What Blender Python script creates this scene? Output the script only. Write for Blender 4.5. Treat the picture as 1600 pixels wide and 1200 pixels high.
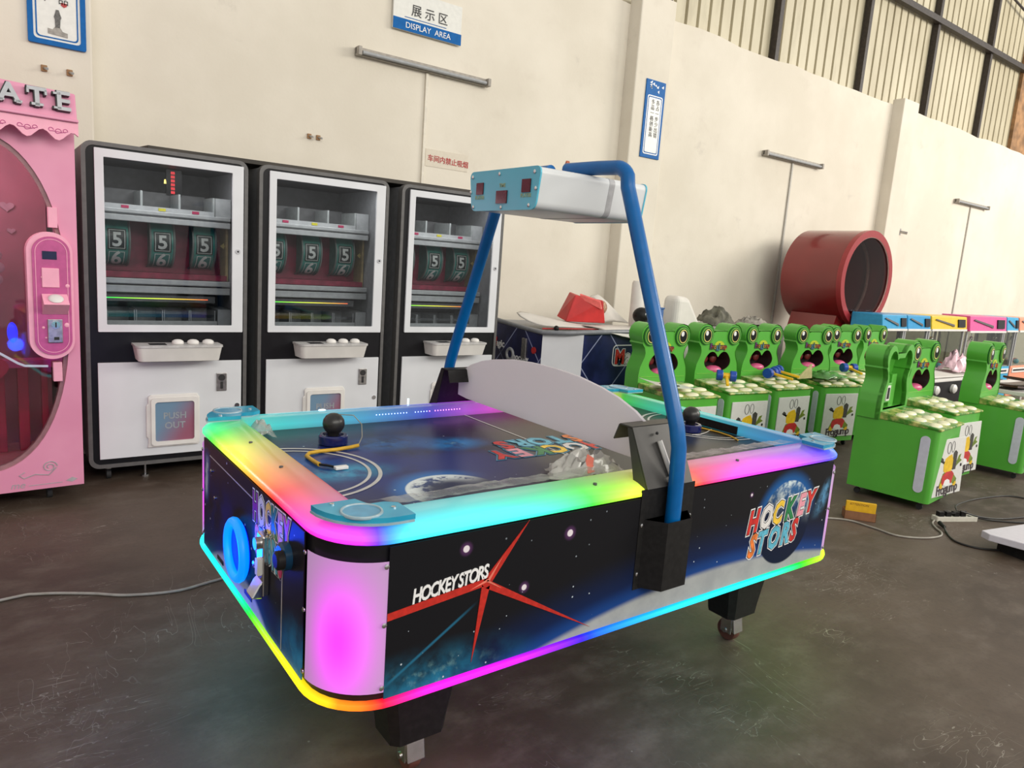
import bpy, math, random, colorsys
from mathutils import Matrix, Vector
PI = math.pi
for o in list(bpy.data.objects):
    bpy.data.objects.remove(o)
SC = bpy.context.scene
COL = SC.collection
random.seed(7)

# ---------------------------------------------------------------- camera
YAW, PITCH, ROLL, FPX, EYE = 0.6413835543, 0.1666289433, 0.0721738534, 1118.083, 1.45
def make_camera():
    cy, sy = math.cos(YAW), math.sin(YAW)
    fw = Vector((sy*math.cos(PITCH), cy*math.cos(PITCH), -math.sin(PITCH)))
    r = Vector((cy, -sy, 0.0)); u = r.cross(fw)
    r2 = r*math.cos(ROLL) + u*math.sin(ROLL)
    u2 = u*math.cos(ROLL) - r*math.sin(ROLL)
    cam = bpy.data.cameras.new('camera')
    cam.sensor_fit = 'HORIZONTAL'; cam.sensor_width = 36.0
    cam.lens = FPX/1600.0*36.0
    cam.clip_start = 0.05; cam.clip_end = 100
    o = bpy.data.objects.new('camera', cam); COL.objects.link(o)
    M = Matrix((r2, u2, -fw)).transposed().to_4x4()
    M.translation = Vector((0, 0, EYE))
    o.matrix_world = M
    SC.camera = o
make_camera()

# ---------------------------------------------------------------- world, lamps, exposure
W = bpy.data.worlds.new('hall_daylight'); SC.world = W
W.use_nodes = True
bg = W.node_tree.nodes['Background']
bg.inputs[0].default_value = (1.0, 0.97, 0.93, 1)
bg.inputs[1].default_value = 0.66
SC.view_settings.view_transform = 'Standard'
SC.view_settings.look = 'None'
SC.view_settings.exposure = 0.0
SC.view_settings.gamma = 1.0
SC.view_settings.use_curve_mapping = False
def area(name, loc, target, size, watts, color=(1, 0.97, 0.92), sy=None):
    l = bpy.data.lights.new(name, 'AREA'); l.energy = watts; l.color = color
    l.shape = 'RECTANGLE'; l.size = size; l.size_y = sy or size
    o = bpy.data.objects.new(name, l); COL.objects.link(o)
    o.location = loc
    d = Vector(target) - Vector(loc)
    o.rotation_euler = d.to_track_quat('-Z', 'Y').to_euler()
    return o
# two unseen area lights, added for an even wall and light from the right
area('wall_fill_band', (3.0, -8.0, 6.4), (3.5, 5.0, 1.8), 16.0, 1000, (1.0, 0.955, 0.87), 3.0)
area('right_fill_light', (16.5, -3.5, 6.0), (12.5, 5.4, 2.0), 8.0, 1200, (1.0, 0.95, 0.86), 3.0)

# ---------------------------------------------------------------- scene graph helpers
def thing(name, label, cat, loc=(0, 0, 0), rz=0.0, group=None):
    o = bpy.data.objects.new(name, None); COL.objects.link(o)
    o.empty_display_size = 0.1
    o.location = loc; o.rotation_euler = (0, 0, rz)
    o['label'] = label; o['category'] = cat
    if group: o['group'] = group
    return o
def tag(o, label, cat, group=None):
    o['label'] = label; o['category'] = cat
    if group: o['group'] = group
    return o
def struct(o):
    o['kind'] = 'structure'
    return o
def copy_tree(o, parent=None):
    c = o.copy(); COL.objects.link(c); c.parent = parent
    for ch in list(o.children):
        copy_tree(ch, c)
    return c

# ---------------------------------------------------------------- mesh builder
def rrect(x0, x1, y0, y1, r, n=6):
    """rounded rectangle, counter-clockwise list of 2-D points"""
    if not isinstance(r, (tuple, list)): r = (r, r, r, r)
    out = []
    for (cx, cy, a0, rr) in ((x1, y0, -90, r[0]), (x1, y1, 0, r[1]), (x0, y1, 90, r[2]), (x0, y0, 180, r[3])):
        sx = -1 if cx == x1 else 1; sy = -1 if cy == y1 else 1
        if rr <= 0:
            out.append((cx, cy)); continue
        for i in range(n+1):
            a = math.radians(a0 + 90*i/n)
            out.append((cx + sx*rr + rr*math.cos(a), cy + sy*rr + rr*math.sin(a)))
    return out
def ell(cx, cy, a, b, n=24):
    return [(cx + a*math.cos(2*PI*i/n), cy + b*math.sin(2*PI*i/n)) for i in range(n)]
AX = {'x': lambda p, w: (w, p[0], p[1]), 'y': lambda p, w: (p[0], w, p[1]), 'z': lambda p, w: (p[0], p[1], w)}

class MB:
    def __init__(s):
        s.v = []; s.f = []; s.c = []
    def add(s, verts, faces, col=None):
        b = len(s.v); s.v += [tuple(v) for v in verts]
        s.f += [tuple(b+i for i in f) for f in faces]
        if col is not None: s.c += col
        return s
    def box(s, x0, x1, y0, y1, z0, z1):
        v = [(x, y, z) for z in (z0, z1) for y in (y0, y1) for x in (x0, x1)]
        return s.add(v, [(0, 2, 3, 1), (4, 5, 7, 6), (0, 1, 5, 4), (2, 6, 7, 3), (0, 4, 6, 2), (1, 3, 7, 5)])
    def hexa(s, pts):
        """8 points: bottom loop of 4, top loop of 4"""
        return s.add(pts, [(3, 2, 1, 0), (4, 5, 6, 7), (0, 1, 5, 4), (1, 2, 6, 5), (2, 3, 7, 6), (3, 0, 4, 7)])
    def prism(s, poly, axis, w0, w1):
        n = len(poly); g = AX[axis]
        v = [g(p, w0) for p in poly] + [g(p, w1) for p in poly]
        f = [tuple(range(n))[::-1], tuple(range(n, 2*n))] + [(i, (i+1) % n, n+(i+1) % n, n+i) for i in range(n)]
        return s.add(v, f)
    def ring(s, outer, inner, axis, w0, w1):
        """frame between two loops of equal count, with thickness"""
        n = len(outer); g = AX[axis]
        v = [g(p, w0) for p in outer] + [g(p, w0) for p in inner] + [g(p, w1) for p in outer] + [g(p, w1) for p in inner]
        f = []
        for i in range(n):
            j = (i+1) % n
            f += [(i, n+i, n+j, j), (2*n+i, 2*n+j, 3*n+j, 3*n+i), (i, j, 2*n+j, 2*n+i), (n+i, 3*n+i, 3*n+j, n+j)]
        return s.add(v, f)
    def tube(s, pts, r, n=10, cap=True):
        pts = [Vector(p) for p in pts]
        rs = r if isinstance(r, (list, tuple)) else [r]*len(pts)
        rings = []
        t0 = (pts[1]-pts[0]).normalized()
        up = Vector((0, 0, 1)) if abs(t0.z) < .9 else Vector((1, 0, 0))
        nrm = (up - t0*up.dot(t0)).normalized()
        b = len(s.v); V = []; F = []
        for i, p in enumerate(pts):
            if i == 0: t = t0
            elif i == len(pts)-1: t = (pts[i]-pts[i-1]).normalized()
            else: t = ((pts[i+1]-pts[i]).normalized() + (pts[i]-pts[i-1]).normalized()).normalized()
            nrm = (nrm - t*nrm.dot(t)).normalized(); bn = t.cross(nrm)
            for k in range(n):
                a = 2*PI*k/n
                V.append(p + (nrm*math.cos(a) + bn*math.sin(a))*rs[i])
        for i in range(len(pts)-1):
            for k in range(n):
                a = i*n+k; c = i*n+(k+1) % n
                F.append((a, c, c+n, a+n))
        if cap:
            F.append(tuple(range(n))[::-1]); F.append(tuple(range((len(pts)-1)*n, len(pts)*n)))
        return s.add(V, F)
    def cyl(s, p0, p1, r0, r1=None, n=16):
        return s.tube([p0, p1], [r0, r0 if r1 is None else r1], n)
    def lathe(s, prof, c=(0, 0, 0), axis='z', n=20):
        """prof: list of (radius, height)"""
        V = []; F = []; m = len(prof)
        for (r, h) in prof:
            for k in range(n):
                a = 2*PI*k/n; p = (r*math.cos(a), r*math.sin(a))
                if axis == 'z': q = (p[0], p[1], h)
                elif axis == 'y': q = (p[0], h, p[1])
                else: q = (h, p[0], p[1])
                V.append((q[0]+c[0], q[1]+c[1], q[2]+c[2]))
        for i in range(m-1):
            for k in range(n):
                a = i*n+k; b = i*n+(k+1) % n
                F.append((a, b, b+n, a+n))
        F.append(tuple(range(n))[::-1]); F.append(tuple(range((m-1)*n, m*n)))
        return s.add(V, F)
    def torus(s, c, R, r, axis='z', n=32, m=10):
        V = []; F = []
        for i in range(n):
            a = 2*PI*i/n
            for j in range(m):
                b = 2*PI*j/m; rr = R + r*math.cos(b); h = r*math.sin(b)
                p = (rr*math.cos(a), rr*math.sin(a))
                q = {'z': (p[0], p[1], h), 'y': (p[0], h, p[1]), 'x': (h, p[0], p[1])}[axis]
                V.append((q[0]+c[0], q[1]+c[1], q[2]+c[2]))
        for i in range(n):
            for j in range(m):
                F.append((i*m+j, ((i+1) % n)*m+j, ((i+1) % n)*m+(j+1) % m, i*m+(j+1) % m))
        return s.add(V, F)
    def dome(s, c, a, b, h, n=16, m=4, axis='z'):
        """flattened dome on a plane"""
        V = []; F = []
        for j in range(m):
            t = j/m*PI/2
            for k in range(n):
                p = 2*PI*k/n
                q = (a*math.cos(t)*math.cos(p), b*math.cos(t)*math.sin(p), h*math.sin(t))
                V.append(q)
        V.append((0, 0, h))
        for j in range(m-1):
            for k in range(n):
                F.append((j*n+k, j*n+(k+1) % n, (j+1)*n+(k+1) % n, (j+1)*n+k))
        for k in range(n): F.append(((m-1)*n+k, (m-1)*n+(k+1) % n, m*n))
        F.append(tuple(range(n))[::-1])
        if axis == '-y': V = [(x, -z, y) for x, y, z in V]
        return s.add([(c[0]+x, c[1]+y, c[2]+z) for x, y, z in V], F)
    def sphere(s, c, r, n=20, m=12, sc=(1, 1, 1)):
        V = [(0, 0, -1)]; F = []
        for j in range(1, m):
            t = -PI/2 + PI*j/m
            for k in range(n):
                p = 2*PI*k/n
                V.append((math.cos(t)*math.cos(p), math.cos(t)*math.sin(p), math.sin(t)))
        V.append((0, 0, 1)); top = len(V)-1
        for k in range(n):
            F.append((0, 1+(k+1) % n, 1+k)); F.append((top, top-n+k, top-n+(k+1) % n))
        for j in range(m-2):
            for k in range(n):
                a = 1+j*n+k; b = 1+j*n+(k+1) % n
                F.append((a, b, b+n, a+n))
        return s.add([(c[0]+x*r*sc[0], c[1]+y*r*sc[1], c[2]+z*r*sc[2]) for x, y, z in V], F)
    def xf(s, M):
        s.v = [tuple(M @ Vector(v)) for v in s.v]; return s
    def build(s, name, m, parent=None, smooth=None, bevel=0, seg=2, label=None):
        me = bpy.data.meshes.new(name)
        me.from_pydata(s.v, [], s.f)
        if s.c:
            at = me.color_attributes.new('led', 'FLOAT_COLOR', 'POINT')
            for i, c in enumerate(s.c): at.data[i].color = (c[0], c[1], c[2], 1)
        import bmesh
        bm = bmesh.new(); bm.from_mesh(me); bmesh.ops.recalc_face_normals(bm, faces=bm.faces); bm.to_mesh(me); bm.free()
        if smooth:
            me.shade_smooth(); me.set_sharp_from_angle(angle=math.radians(smooth))
        me.materials.append(m)
        o = bpy.data.objects.new(name, me); COL.objects.link(o)
        if parent: o.parent = parent
        if bevel:
            b = o.modifiers.new('bevel', 'BEVEL'); b.width = bevel; b.segments = seg
            b.limit_method = 'ANGLE'; b.angle_limit = math.radians(40); b.harden_normals = False
        if label: o['label'] = label
        return o

# ---------------------------------------------------------------- text
def text_mesh(body, size, extrude=0.0, shear=0.0, offset=0.0, align='LEFT', spacing=1.0, res=3):
    cu = bpy.data.curves.new('lettering', 'FONT')
    cu.body = body; cu.size = size; cu.extrude = extrude; cu.shear = shear; cu.offset = offset
    cu.align_x = align; cu.space_character = spacing; cu.resolution_u = res
    o = bpy.data.objects.new('lettering', cu); COL.objects.link(o)
    bpy.context.view_layer.update()
    dg = bpy.context.evaluated_depsgraph_get()
    me = bpy.data.meshes.new_from_object(o.evaluated_get(dg))
    bpy.data.objects.remove(o); bpy.data.curves.remove(cu)
    V = [tuple(v.co) for v in me.vertices]; F = [tuple(p.vertices) for p in me.polygons]
    bpy.data.meshes.remove(me)
    return V, F
def frame(origin, X, Y):
    X = Vector(X).normalized(); Y = Vector(Y); Y = (Y - X*Y.dot(X)).normalized(); Z = X.cross(Y)
    M = Matrix((X, Y, Z)).transposed().to_4x4(); M.translation = Vector(origin)
    return M
def txt(name, body, M, size, m, parent, **kw):
    V, F = text_mesh(body, size, **kw)
    mb = MB().add(V, F); mb.xf(M)
    return mb.build(name, m, parent)
def rawbuild(name, V, F, m, parent):
    me = bpy.data.meshes.new(name); me.from_pydata(V, [], F); me.materials.append(m)
    o = bpy.data.objects.new(name, me); COL.objects.link(o)
    if parent: o.parent = parent
    return o

# ---------------------------------------------------------------- node DSL for procedural materials
class S:
    def __init__(s, g, k): s.g = g; s.k = k
    def _m(s, op, o=None, rev=False, c=None):
        n = s.g.nt.nodes.new('ShaderNodeMath'); n.operation = op
        ins = [s, o] if not rev else [o, s]
        if c is not None: ins.append(c)
        for i, x in enumerate(ins):
            if x is None: continue
            if isinstance(x, S): s.g.nt.links.new(x.k, n.inputs[i])
            else: n.inputs[i].default_value = x
        return S(s.g, n.outputs[0])
    def __add__(s, o): return s._m('ADD', o)
    __radd__ = __add__
    def __sub__(s, o): return s._m('SUBTRACT', o)
    def __rsub__(s, o): return s._m('SUBTRACT', o, True)
    def __mul__(s, o): return s._m('MULTIPLY', o)
    __rmul__ = __mul__
    def __truediv__(s, o): return s._m('DIVIDE', o)
    def sqrt(s): return s._m('SQRT')
    def abs(s): return s._m('ABSOLUTE')
    def pow(s, e): return s._m('POWER', e)
    def min(s, o): return s._m('MINIMUM', o)
    def max(s, o): return s._m('MAXIMUM', o)
    def sin(s): return s._m('SINE')
    def gt(s, o): return s._m('GREATER_THAN', o)
    def lt(s, o): return s._m('LESS_THAN', o)
    def sm(s, a, b):
        n = s.g.nt.nodes.new('ShaderNodeMapRange'); n.interpolation_type = 'SMOOTHSTEP'
        s.g.nt.links.new(s.k, n.inputs[0])
        lo, hi, t0, t1 = (a, b, 0, 1) if a < b else (b, a, 1, 0)
        n.inputs[1].default_value = lo; n.inputs[2].default_value = hi
        n.inputs[3].default_value = t0; n.inputs[4].default_value = t1
        return S(s.g, n.outputs[0])
class G:
    def __init__(s, name):
        s.m = bpy.data.materials.new(name); s.m.use_nodes = True; s.nt = s.m.node_tree
        s.b = s.nt.nodes['Principled BSDF']; s.out = s.nt.nodes['Material Output']
        s.tc = s.nt.nodes.new('ShaderNodeTexCoord')
        s.vec = s.tc.outputs['Object']
    def xyz(s):
        n = s.nt.nodes.new('ShaderNodeSeparateXYZ'); s.nt.links.new(s.vec, n.inputs[0])
        return [S(s, n.outputs[i]) for i in range(3)]
    def noise(s, scale, detail=3, rough=.5, stretch=None, dist=0.0, off=(0, 0, 0)):
        n = s.nt.nodes.new('ShaderNodeTexNoise')
        n.inputs['Scale'].default_value = scale; n.inputs['Detail'].default_value = detail
        n.inputs['Roughness'].default_value = rough; n.inputs['Distortion'].default_value = dist
        mp = s.nt.nodes.new('ShaderNodeMapping'); s.nt.links.new(s.vec, mp.inputs[0])
        mp.inputs['Location'].default_value = off
        if stretch: mp.inputs['Scale'].default_value = stretch
        s.nt.links.new(mp.outputs[0], n.inputs['Vector'])
        return S(s, n.outputs[0])
    def vor(s, scale, stretch=None, feature='F1', rnd=1.0):
        n = s.nt.nodes.new('ShaderNodeTexVoronoi'); n.feature = feature
        n.inputs['Scale'].default_value = scale
        n.inputs['Randomness'].default_value = rnd
        mp = s.nt.nodes.new('ShaderNodeMapping'); s.nt.links.new(s.vec, mp.inputs[0])
        if stretch: mp.inputs['Scale'].default_value = stretch
        s.nt.links.new(mp.outputs[0], n.inputs['Vector'])
        return S(s, n.outputs['Distance'])
    def stars(s, scale, size, stretch=None, dens=.5):
        """small print stars: voronoi dots, thinned by the cell colour"""
        n = s.nt.nodes.new('ShaderNodeTexVoronoi'); n.inputs['Scale'].default_value = scale
        mp = s.nt.nodes.new('ShaderNodeMapping'); s.nt.links.new(s.vec, mp.inputs[0])
        if stretch: mp.inputs['Scale'].default_value = stretch
        s.nt.links.new(mp.outputs[0], n.inputs['Vector'])
        sep = s.nt.nodes.new('ShaderNodeSeparateColor'); s.nt.links.new(n.outputs['Color'], sep.inputs[0])
        d = S(s, n.outputs['Distance']); r = S(s, sep.outputs[0]); g2 = S(s, sep.outputs[1])
        return d.lt(size*(0.35+g2*0.9)) * r.gt(1-dens) if False else (size*g2 - d).gt(0) * r.gt(1-dens)
    def col(s, c):
        if isinstance(c, S): return c
        n = s.nt.nodes.new('ShaderNodeRGB'); n.outputs[0].default_value = (c[0], c[1], c[2], 1)
        return S(s, n.outputs[0])
    def mix(s, fac, a, b, mode='MIX'):
        n = s.nt.nodes.new('ShaderNodeMix'); n.data_type = 'RGBA'; n.blend_type = mode
        n.clamp_factor = True
        for i, x in ((0, fac), (6, a), (7, b)):
            if isinstance(x, S): s.nt.links.new(x.k, n.inputs[i])
            elif i == 0: n.inputs[0].default_value = x
            else: n.inputs[i].default_value = (x[0], x[1], x[2], 1)
        return S(s, n.outputs[2])
    def scale(s, c, f):
        n = s.nt.nodes.new('ShaderNodeVectorMath'); n.operation = 'SCALE'
        s.nt.links.new(c.k, n.inputs[0])
        if isinstance(f, S): s.nt.links.new(f.k, n.inputs['Scale'])
        else: n.inputs['Scale'].default_value = f
        return S(s, n.outputs[0])
    def attr(s, name):
        n = s.nt.nodes.new('ShaderNodeVertexColor'); n.layer_name = name
        return S(s, n.outputs[0])
    def base(s, c):
        if isinstance(c, S): s.nt.links.new(c.k, s.b.inputs['Base Color'])
        else: s.b.inputs['Base Color'].default_value = (c[0], c[1], c[2], 1)
    def set(s, **kw):
        for k, v in kw.items():
            i = s.b.inputs[k.replace('_', ' ')]
            if isinstance(v, S): s.nt.links.new(v.k, i)
            elif isinstance(v, tuple): i.default_value = (v[0], v[1], v[2], 1)
            else: i.default_value = v
    def bump(s, h, strength=.3, dist=.01):
        n = s.nt.nodes.new('ShaderNodeBump'); n.inputs['Strength'].default_value = strength
        n.inputs['Distance'].default_value = dist
        s.nt.links.new(h.k, n.inputs['Height']); s.nt.links.new(n.outputs[0], s.b.inputs['Normal'])
def srgb(r, g, b):
    f = lambda c: (c/255/12.92) if c/255 <= .04045 else ((c/255+.055)/1.055)**2.4
    return (f(r), f(g), f(b))
_cache = {}
def paint(name, c, rough=.45, metal=0.0, var=.12, scale=30, spec=.5, bump=0.0, coat=0.0):
    """painted / plastic / metal surface with slight procedural unevenness"""
    if name in _cache: return _cache[name]
    g = G(name)
    n = g.noise(scale, 3)
    g.base(g.mix(n.sm(.3, .75), tuple(x*(1-var) for x in c), tuple(min(1, x*(1+var)) for x in c)))
    g.set(Roughness=rough, Metallic=metal)
    g.b.inputs['Specular IOR Level'].default_value = spec
    if coat: g.b.inputs['Coat Weight'].default_value = coat; g.b.inputs['Coat Roughness'].default_value = .08
    if bump: g.bump(g.noise(scale*3, 3), bump)
    _cache[name] = g.m
    return g.m
def glow(name, c, strength, base=None):
    if name in _cache: return _cache[name]
    g = G(name); g.base(base or tuple(x*.5 for x in c)); g.set(Roughness=.4)
    g.b.inputs['Emission Color'].default_value = (c[0], c[1], c[2], 1)
    g.b.inputs['Emission Strength'].default_value = strength
    _cache[name] = g.m
    return g.m
def glassmat(name, tint=(.9, .95, .95), refl=.12, rough=.02, haze=0.0):
    """thin pane: tinted see-through plus mirror reflection"""
    if name in _cache: return _cache[name]
    g = G(name); nt = g.nt
    tr = nt.nodes.new('ShaderNodeBsdfTransparent'); tr.inputs[0].default_value = (*tint, 1)
    gl = nt.nodes.new('ShaderNodeBsdfGlossy'); gl.inputs['Roughness'].default_value = rough
    lw = nt.nodes.new('ShaderNodeLayerWeight'); lw.inputs[0].default_value = .5
    fr = nt.nodes.new('ShaderNodeMath'); fr.operation = 'POWER'; fr.inputs[1].default_value = 5.0
    nt.links.new(lw.outputs['Facing'], fr.inputs[0])
    ad = nt.nodes.new('ShaderNodeMath'); ad.operation = 'MULTIPLY_ADD'; ad.inputs[1].default_value = .8; ad.inputs[2].default_value = refl*.6
    nt.links.new(fr.outputs[0], ad.inputs[0])
    mx = nt.nodes.new('ShaderNodeMixShader'); nt.links.new(ad.outputs[0], mx.inputs[0])
    nt.links.new(tr.outputs[0], mx.inputs[1]); nt.links.new(gl.outputs[0], mx.inputs[2])
    last = mx
    if haze:
        df = nt.nodes.new('ShaderNodeBsdfDiffuse'); df.inputs[0].default_value = (.8, .8, .8, 1)
        m2 = nt.nodes.new('ShaderNodeMixShader')
        hz = g.noise(9, 4); f = hz.sm(.35, .8) * haze
        nt.links.new(f.k, m2.inputs[0])
        nt.links.new(mx.outputs[0], m2.inputs[1]); nt.links.new(df.outputs[0], m2.inputs[2]); last = m2
    nt.links.new(last.outputs[0], g.out.inputs[0])
    _cache[name] = g.m
    return g.m

WHITE = paint('white_enamel', (.685, .70, .73), .35, var=.04, scale=4)
WHITE2 = paint('white_plastic', (.74, .72, .69), .4, var=.05, scale=8)
BLACK = paint('black_laminate', (.008, .008, .010), .35, var=.2, scale=12, spec=.25)
BLACKM = paint('black_powder_coat', (.010, .0095, .0095), .5, var=.25, scale=60, spec=.25)
GREYT = paint('grey_edge_trim', (.105, .102, .10), .4, var=.1)
CHROME = paint('chrome', (.72, .72, .74), .15, 1.0, var=.08)
STEEL = paint('brushed_steel', (.45, .44, .43), .35, 1.0, var=.2, scale=50)
RUBBER = paint('dark_rubber', (.02, .02, .021), .7, var=.3)
GREYP = paint('grey_plastic', (.33, .34, .35), .45, var=.08)
# ================================================================ THE HALL
WY = 5.5; PY = 5.34
def mat_floor():
    g = G('stained_concrete')
    big = g.noise(.9, 4, .6, off=(3, 1, 0)); mid = g.noise(4.5, 6, .65, stretch=(1, 1.6, 1)); fine = g.noise(45, 4, .7)
    c = g.mix(big.sm(.35, .7), (.052, .035, .024), (.102, .073, .052))
    c = g.mix(mid.sm(.42, .75)*.75, c, (.128, .100, .078))
    c = g.mix(fine.sm(.45, .8)*.35, c, (.028, .024, .02))
    # pale scuffs and scratches
    scr = g.noise(3.2, 2, .5, stretch=(1, 4.5, 1), dist=1.6)
    line = (scr-.5).abs().sm(.006, .0015)
    patch = g.noise(1.7, 2, off=(9, 4, 0)).sm(.52, .66)
    c = g.mix(line*patch*.8, c, (.30, .27, .23))
    scr2 = g.noise(2.1, 2, .5, stretch=(3.5, 1, 1), dist=2.2, off=(5, 8, 0))
    c = g.mix((scr2-.5).abs().sm(.005, .001)*g.noise(1.3, 2, off=(2, 7, 0)).sm(.5, .64)*.7, c, (.26, .24, .21))
    # worn chalky bloom
    bloom = g.noise(1.1, 5, .7, off=(7, 2, 0)).sm(.53, .78)
    c = g.mix(bloom*mid.sm(.3, .8)*.6, c, (.22, .185, .16))
    spot = g.vor(9).lt(.035)
    c = g.mix(spot*.5, c, (.3, .28, .24))
    # slab joints
    x, y, z = g.xyz()
    j = ((y-.62-x*.0).abs().lt(.006)).max((x-7.4).abs().lt(.006))
    c = g.mix(j*.6, c, (.02, .018, .015))
    g.base(c)
    g.set(Roughness=.42+mid*.3)
    g.b.inputs['Specular IOR Level'].default_value = .45
    g.bump(fine*.5+mid, .12, .01)
    return g.m
fl = MB().add([(-7, -4, 0), (20, -4, 0), (20, 5.6, 0), (-7, 5.6, 0)], [(0, 1, 2, 3)]).build('floor', mat_floor())
struct(fl)

def mat_wall():
    g = G('cream_limewash_plaster')
    a = g.noise(.8, 5, .6, off=(1, 0, 0)); b = g.noise(3.0, 5, .65); f = g.noise(40, 3)
    c = g.mix(a.sm(.35, .7), (.67, .62, .525), (.75, .70, .605))
    c = g.mix(b.sm(.56, .8)*.35, c, (.56, .50, .42))
    c = g.mix(g.noise(1.6, 6, .7, off=(4, 3, 9)).sm(.62, .76)*.45, c, (.46, .42, .37))
    g.base(c); g.set(Roughness=.85)
    g.b.inputs['Specular IOR Level'].default_value = .2
    g.bump(b*.6+f*.4, .2, .01)
    return g.m
MWALL = mat_wall()
# back wall: top edge slightly ragged
mb = MB()
xs = [-6+i*.35 for i in range(78)]
rr = random.Random(3)
tops = [4.03 + rr.uniform(-.02, .02) for _ in xs]
for i in range(len(xs)-1):
    mb.hexa([(xs[i], WY, 0), (xs[i+1], WY, 0), (xs[i+1], WY+.2, 0), (xs[i], WY+.2, 0),
             (xs[i], WY, tops[i]), (xs[i+1], WY, tops[i+1]), (xs[i+1], WY+.2, tops[i+1]), (xs[i], WY+.2, tops[i])])
wb = struct(mb.build('wall_back', MWALL))
for k, (x0, x1, h) in enumerate(((-.20, .60, 4.1), (5.22, 5.70, 4.13), (10.43, 10.86, 4.10))):
    o = MB().box(x0, x1, PY, WY+.01, 0, h).build('trim_%d' % (k+1), MWALL, bevel=.012); struct(o)

# corrugated cladding above the masonry
def mat_clad():
    g = G('painted_corrugated_steel')
    n = g.noise(1.2, 5, .65, stretch=(1, 1, .4)); d = g.noise(5, 5, .7, stretch=(1, 1, .25), off=(2, 5, 1))
    c = g.mix(n.sm(.3, .7), (.42, .37, .25), (.56, .51, .37))
    c = g.mix(d.sm(.5, .8)*.5, c, (.30, .26, .17))
    g.base(c); g.set(Roughness=.5)
    return g.m
MCLAD = mat_clad()
DARKST = paint('dark_brown_steel', (.035, .026, .022), .55, var=.3)
wu = bpy.data.objects.new('wall_upper', None); COL.objects.link(wu); struct(wu)
POSTS = [3.85, 5.80, 7.68, 9.60, 11.47, 13.33]
CY = 5.62
def clad(x0, x1, name):
    n = max(1, round((x1-x0)/.19)); w = (x1-x0)/n
    prof = []
    for i in range(n):
        a = x0+i*w
        prof += [(a, CY), (a+w*.76, CY), (a+w*.80, CY+.06), (a+w*.94, CY+.06)]
    prof.append((x1, CY))
    V = [(x, y, z) for z in (3.98, 8.2) for x, y in prof]; m = len(prof)
    return MB().add(V, [(i, i+1, m+i+1, m+i) for i in range(m-1)]).build(name, MCLAD, wu)
ed = [1.9] + POSTS + [14.75]
for i in range(len(ed)-1): clad(ed[i], ed[i+1], 'cladding_panel')
for x in POSTS: MB().box(x-.035, x+.035, CY-.09, CY-.01, 4.0, 8.2).build('steel_post', DARKST, wu)
MB().box(9.0, 15.4, CY-.13, CY-.05, 5.34, 5.42).build('steel_rail', DARKST, wu)
MB().tube([(11.2, CY-.1, 6.35), (12.4, CY-.1, 6.28), (13.6, CY-.1, 6.30), (14.6, CY-.12, 6.15), (15.2, CY-.12, 6.2)], .018, 6).build('conduit', DARKST, wu)
RUST = paint('rusty_timber', (.30, .16, .07), .7, var=.4, scale=6)
MB().box(14.75, 15.6, CY-.06, CY+.06, 4.0, 8.2).build('rusty_end_post', RUST, wu)

# ---------------------------------------------------------------- tube lamps on the wall with conduit
TUBE = paint('dusty_lamp_housing', (.33, .30, .26), .5, var=.15)
CONDUIT = paint('cream_conduit', (.70, .65, .55), .5, var=.06)
CONDUIT2 = paint('grey_conduit', (.42, .40, .36), .5, var=.06)
lamp_lab = ['unlit tube lamp batten on the wall under the display area sign',
            'unlit tube lamp batten on the wall between the two right pilasters',
            'unlit tube lamp batten on the far right end of the wall']
for k, x in enumerate((2.37, 7.58, 12.775)):
    t = thing('tube_lamp', lamp_lab[k], 'lamp', (x, WY, 2.965), 0, 'tube lamps along the wall')
    MB().box(0, 1.22, -.045, 0, -.03, .03).build('housing', TUBE, t, bevel=.008)
    MB().cyl((.04, -.065, -.01), (1.18, -.065, -.01), .014).build('tube', GREYP, t, smooth=40)
    for a in (.015, 1.205): MB().box(a-.015, a+.015, -.085, -.02, -.035, .03).build('socket', TUBE, t, bevel=.004)
    c = MB().box(-.012, .012, -.02, 0, -2.9, -.035).build('conduit', CONDUIT if k == 0 else CONDUIT2, t)
    c.location = (.635, 0, 0)
# wall hooks
hooks = [((.345, PY, 2.395), 'small rusty bolt in the pilaster above the pink machine, left one'),
         ((.475, PY, 2.395), 'small rusty bolt in the pilaster above the pink machine, right one'),
         ((2.03, WY, 2.285), 'rusty bolt in the wall above the black prize machines, left of a pair'),
         ((2.10, WY, 2.285), 'rusty bolt in the wall above the black prize machines, right of a pair'),
         ((11.12, WY, 2.33), 'broken bracket on the wall right of the red drum')]
for (p, lab) in hooks:
    big = 'bracket' in lab
    t = thing('wall_bracket' if big else 'wall_bolt', lab, 'bracket' if big else 'bolt', p)
    s = 2.6 if big else 1
    MB().box(-.016*s, .016*s, -.012*s, 0, -.018*s, .018*s).build('plate', RUST if not big else STEEL, t, bevel=.003)
    MB().cyl((0, -.012*s, 0), (.012*s, -.05*s, -.008*s), .008*s).build('pin', STEEL, t, smooth=40)

# ---------------------------------------------------------------- signs
SBLUE = paint('sign_blue', srgb(12, 95, 165), .45, var=.08, spec=.12)
SWHITE = paint('sign_white', (.72, .72, .68), .3, var=.04, spec=.3)
INK = paint('black_print', (.02, .02, .022), .5)
INKW = paint('white_print', (.78, .78, .78), .4, var=.02)
INKR = paint('red_print', (.42, .02, .02), .5)
def fr_y(x, y, z): return frame((x, y, z), (1, 0, 0), (0, 0, 1))
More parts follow.
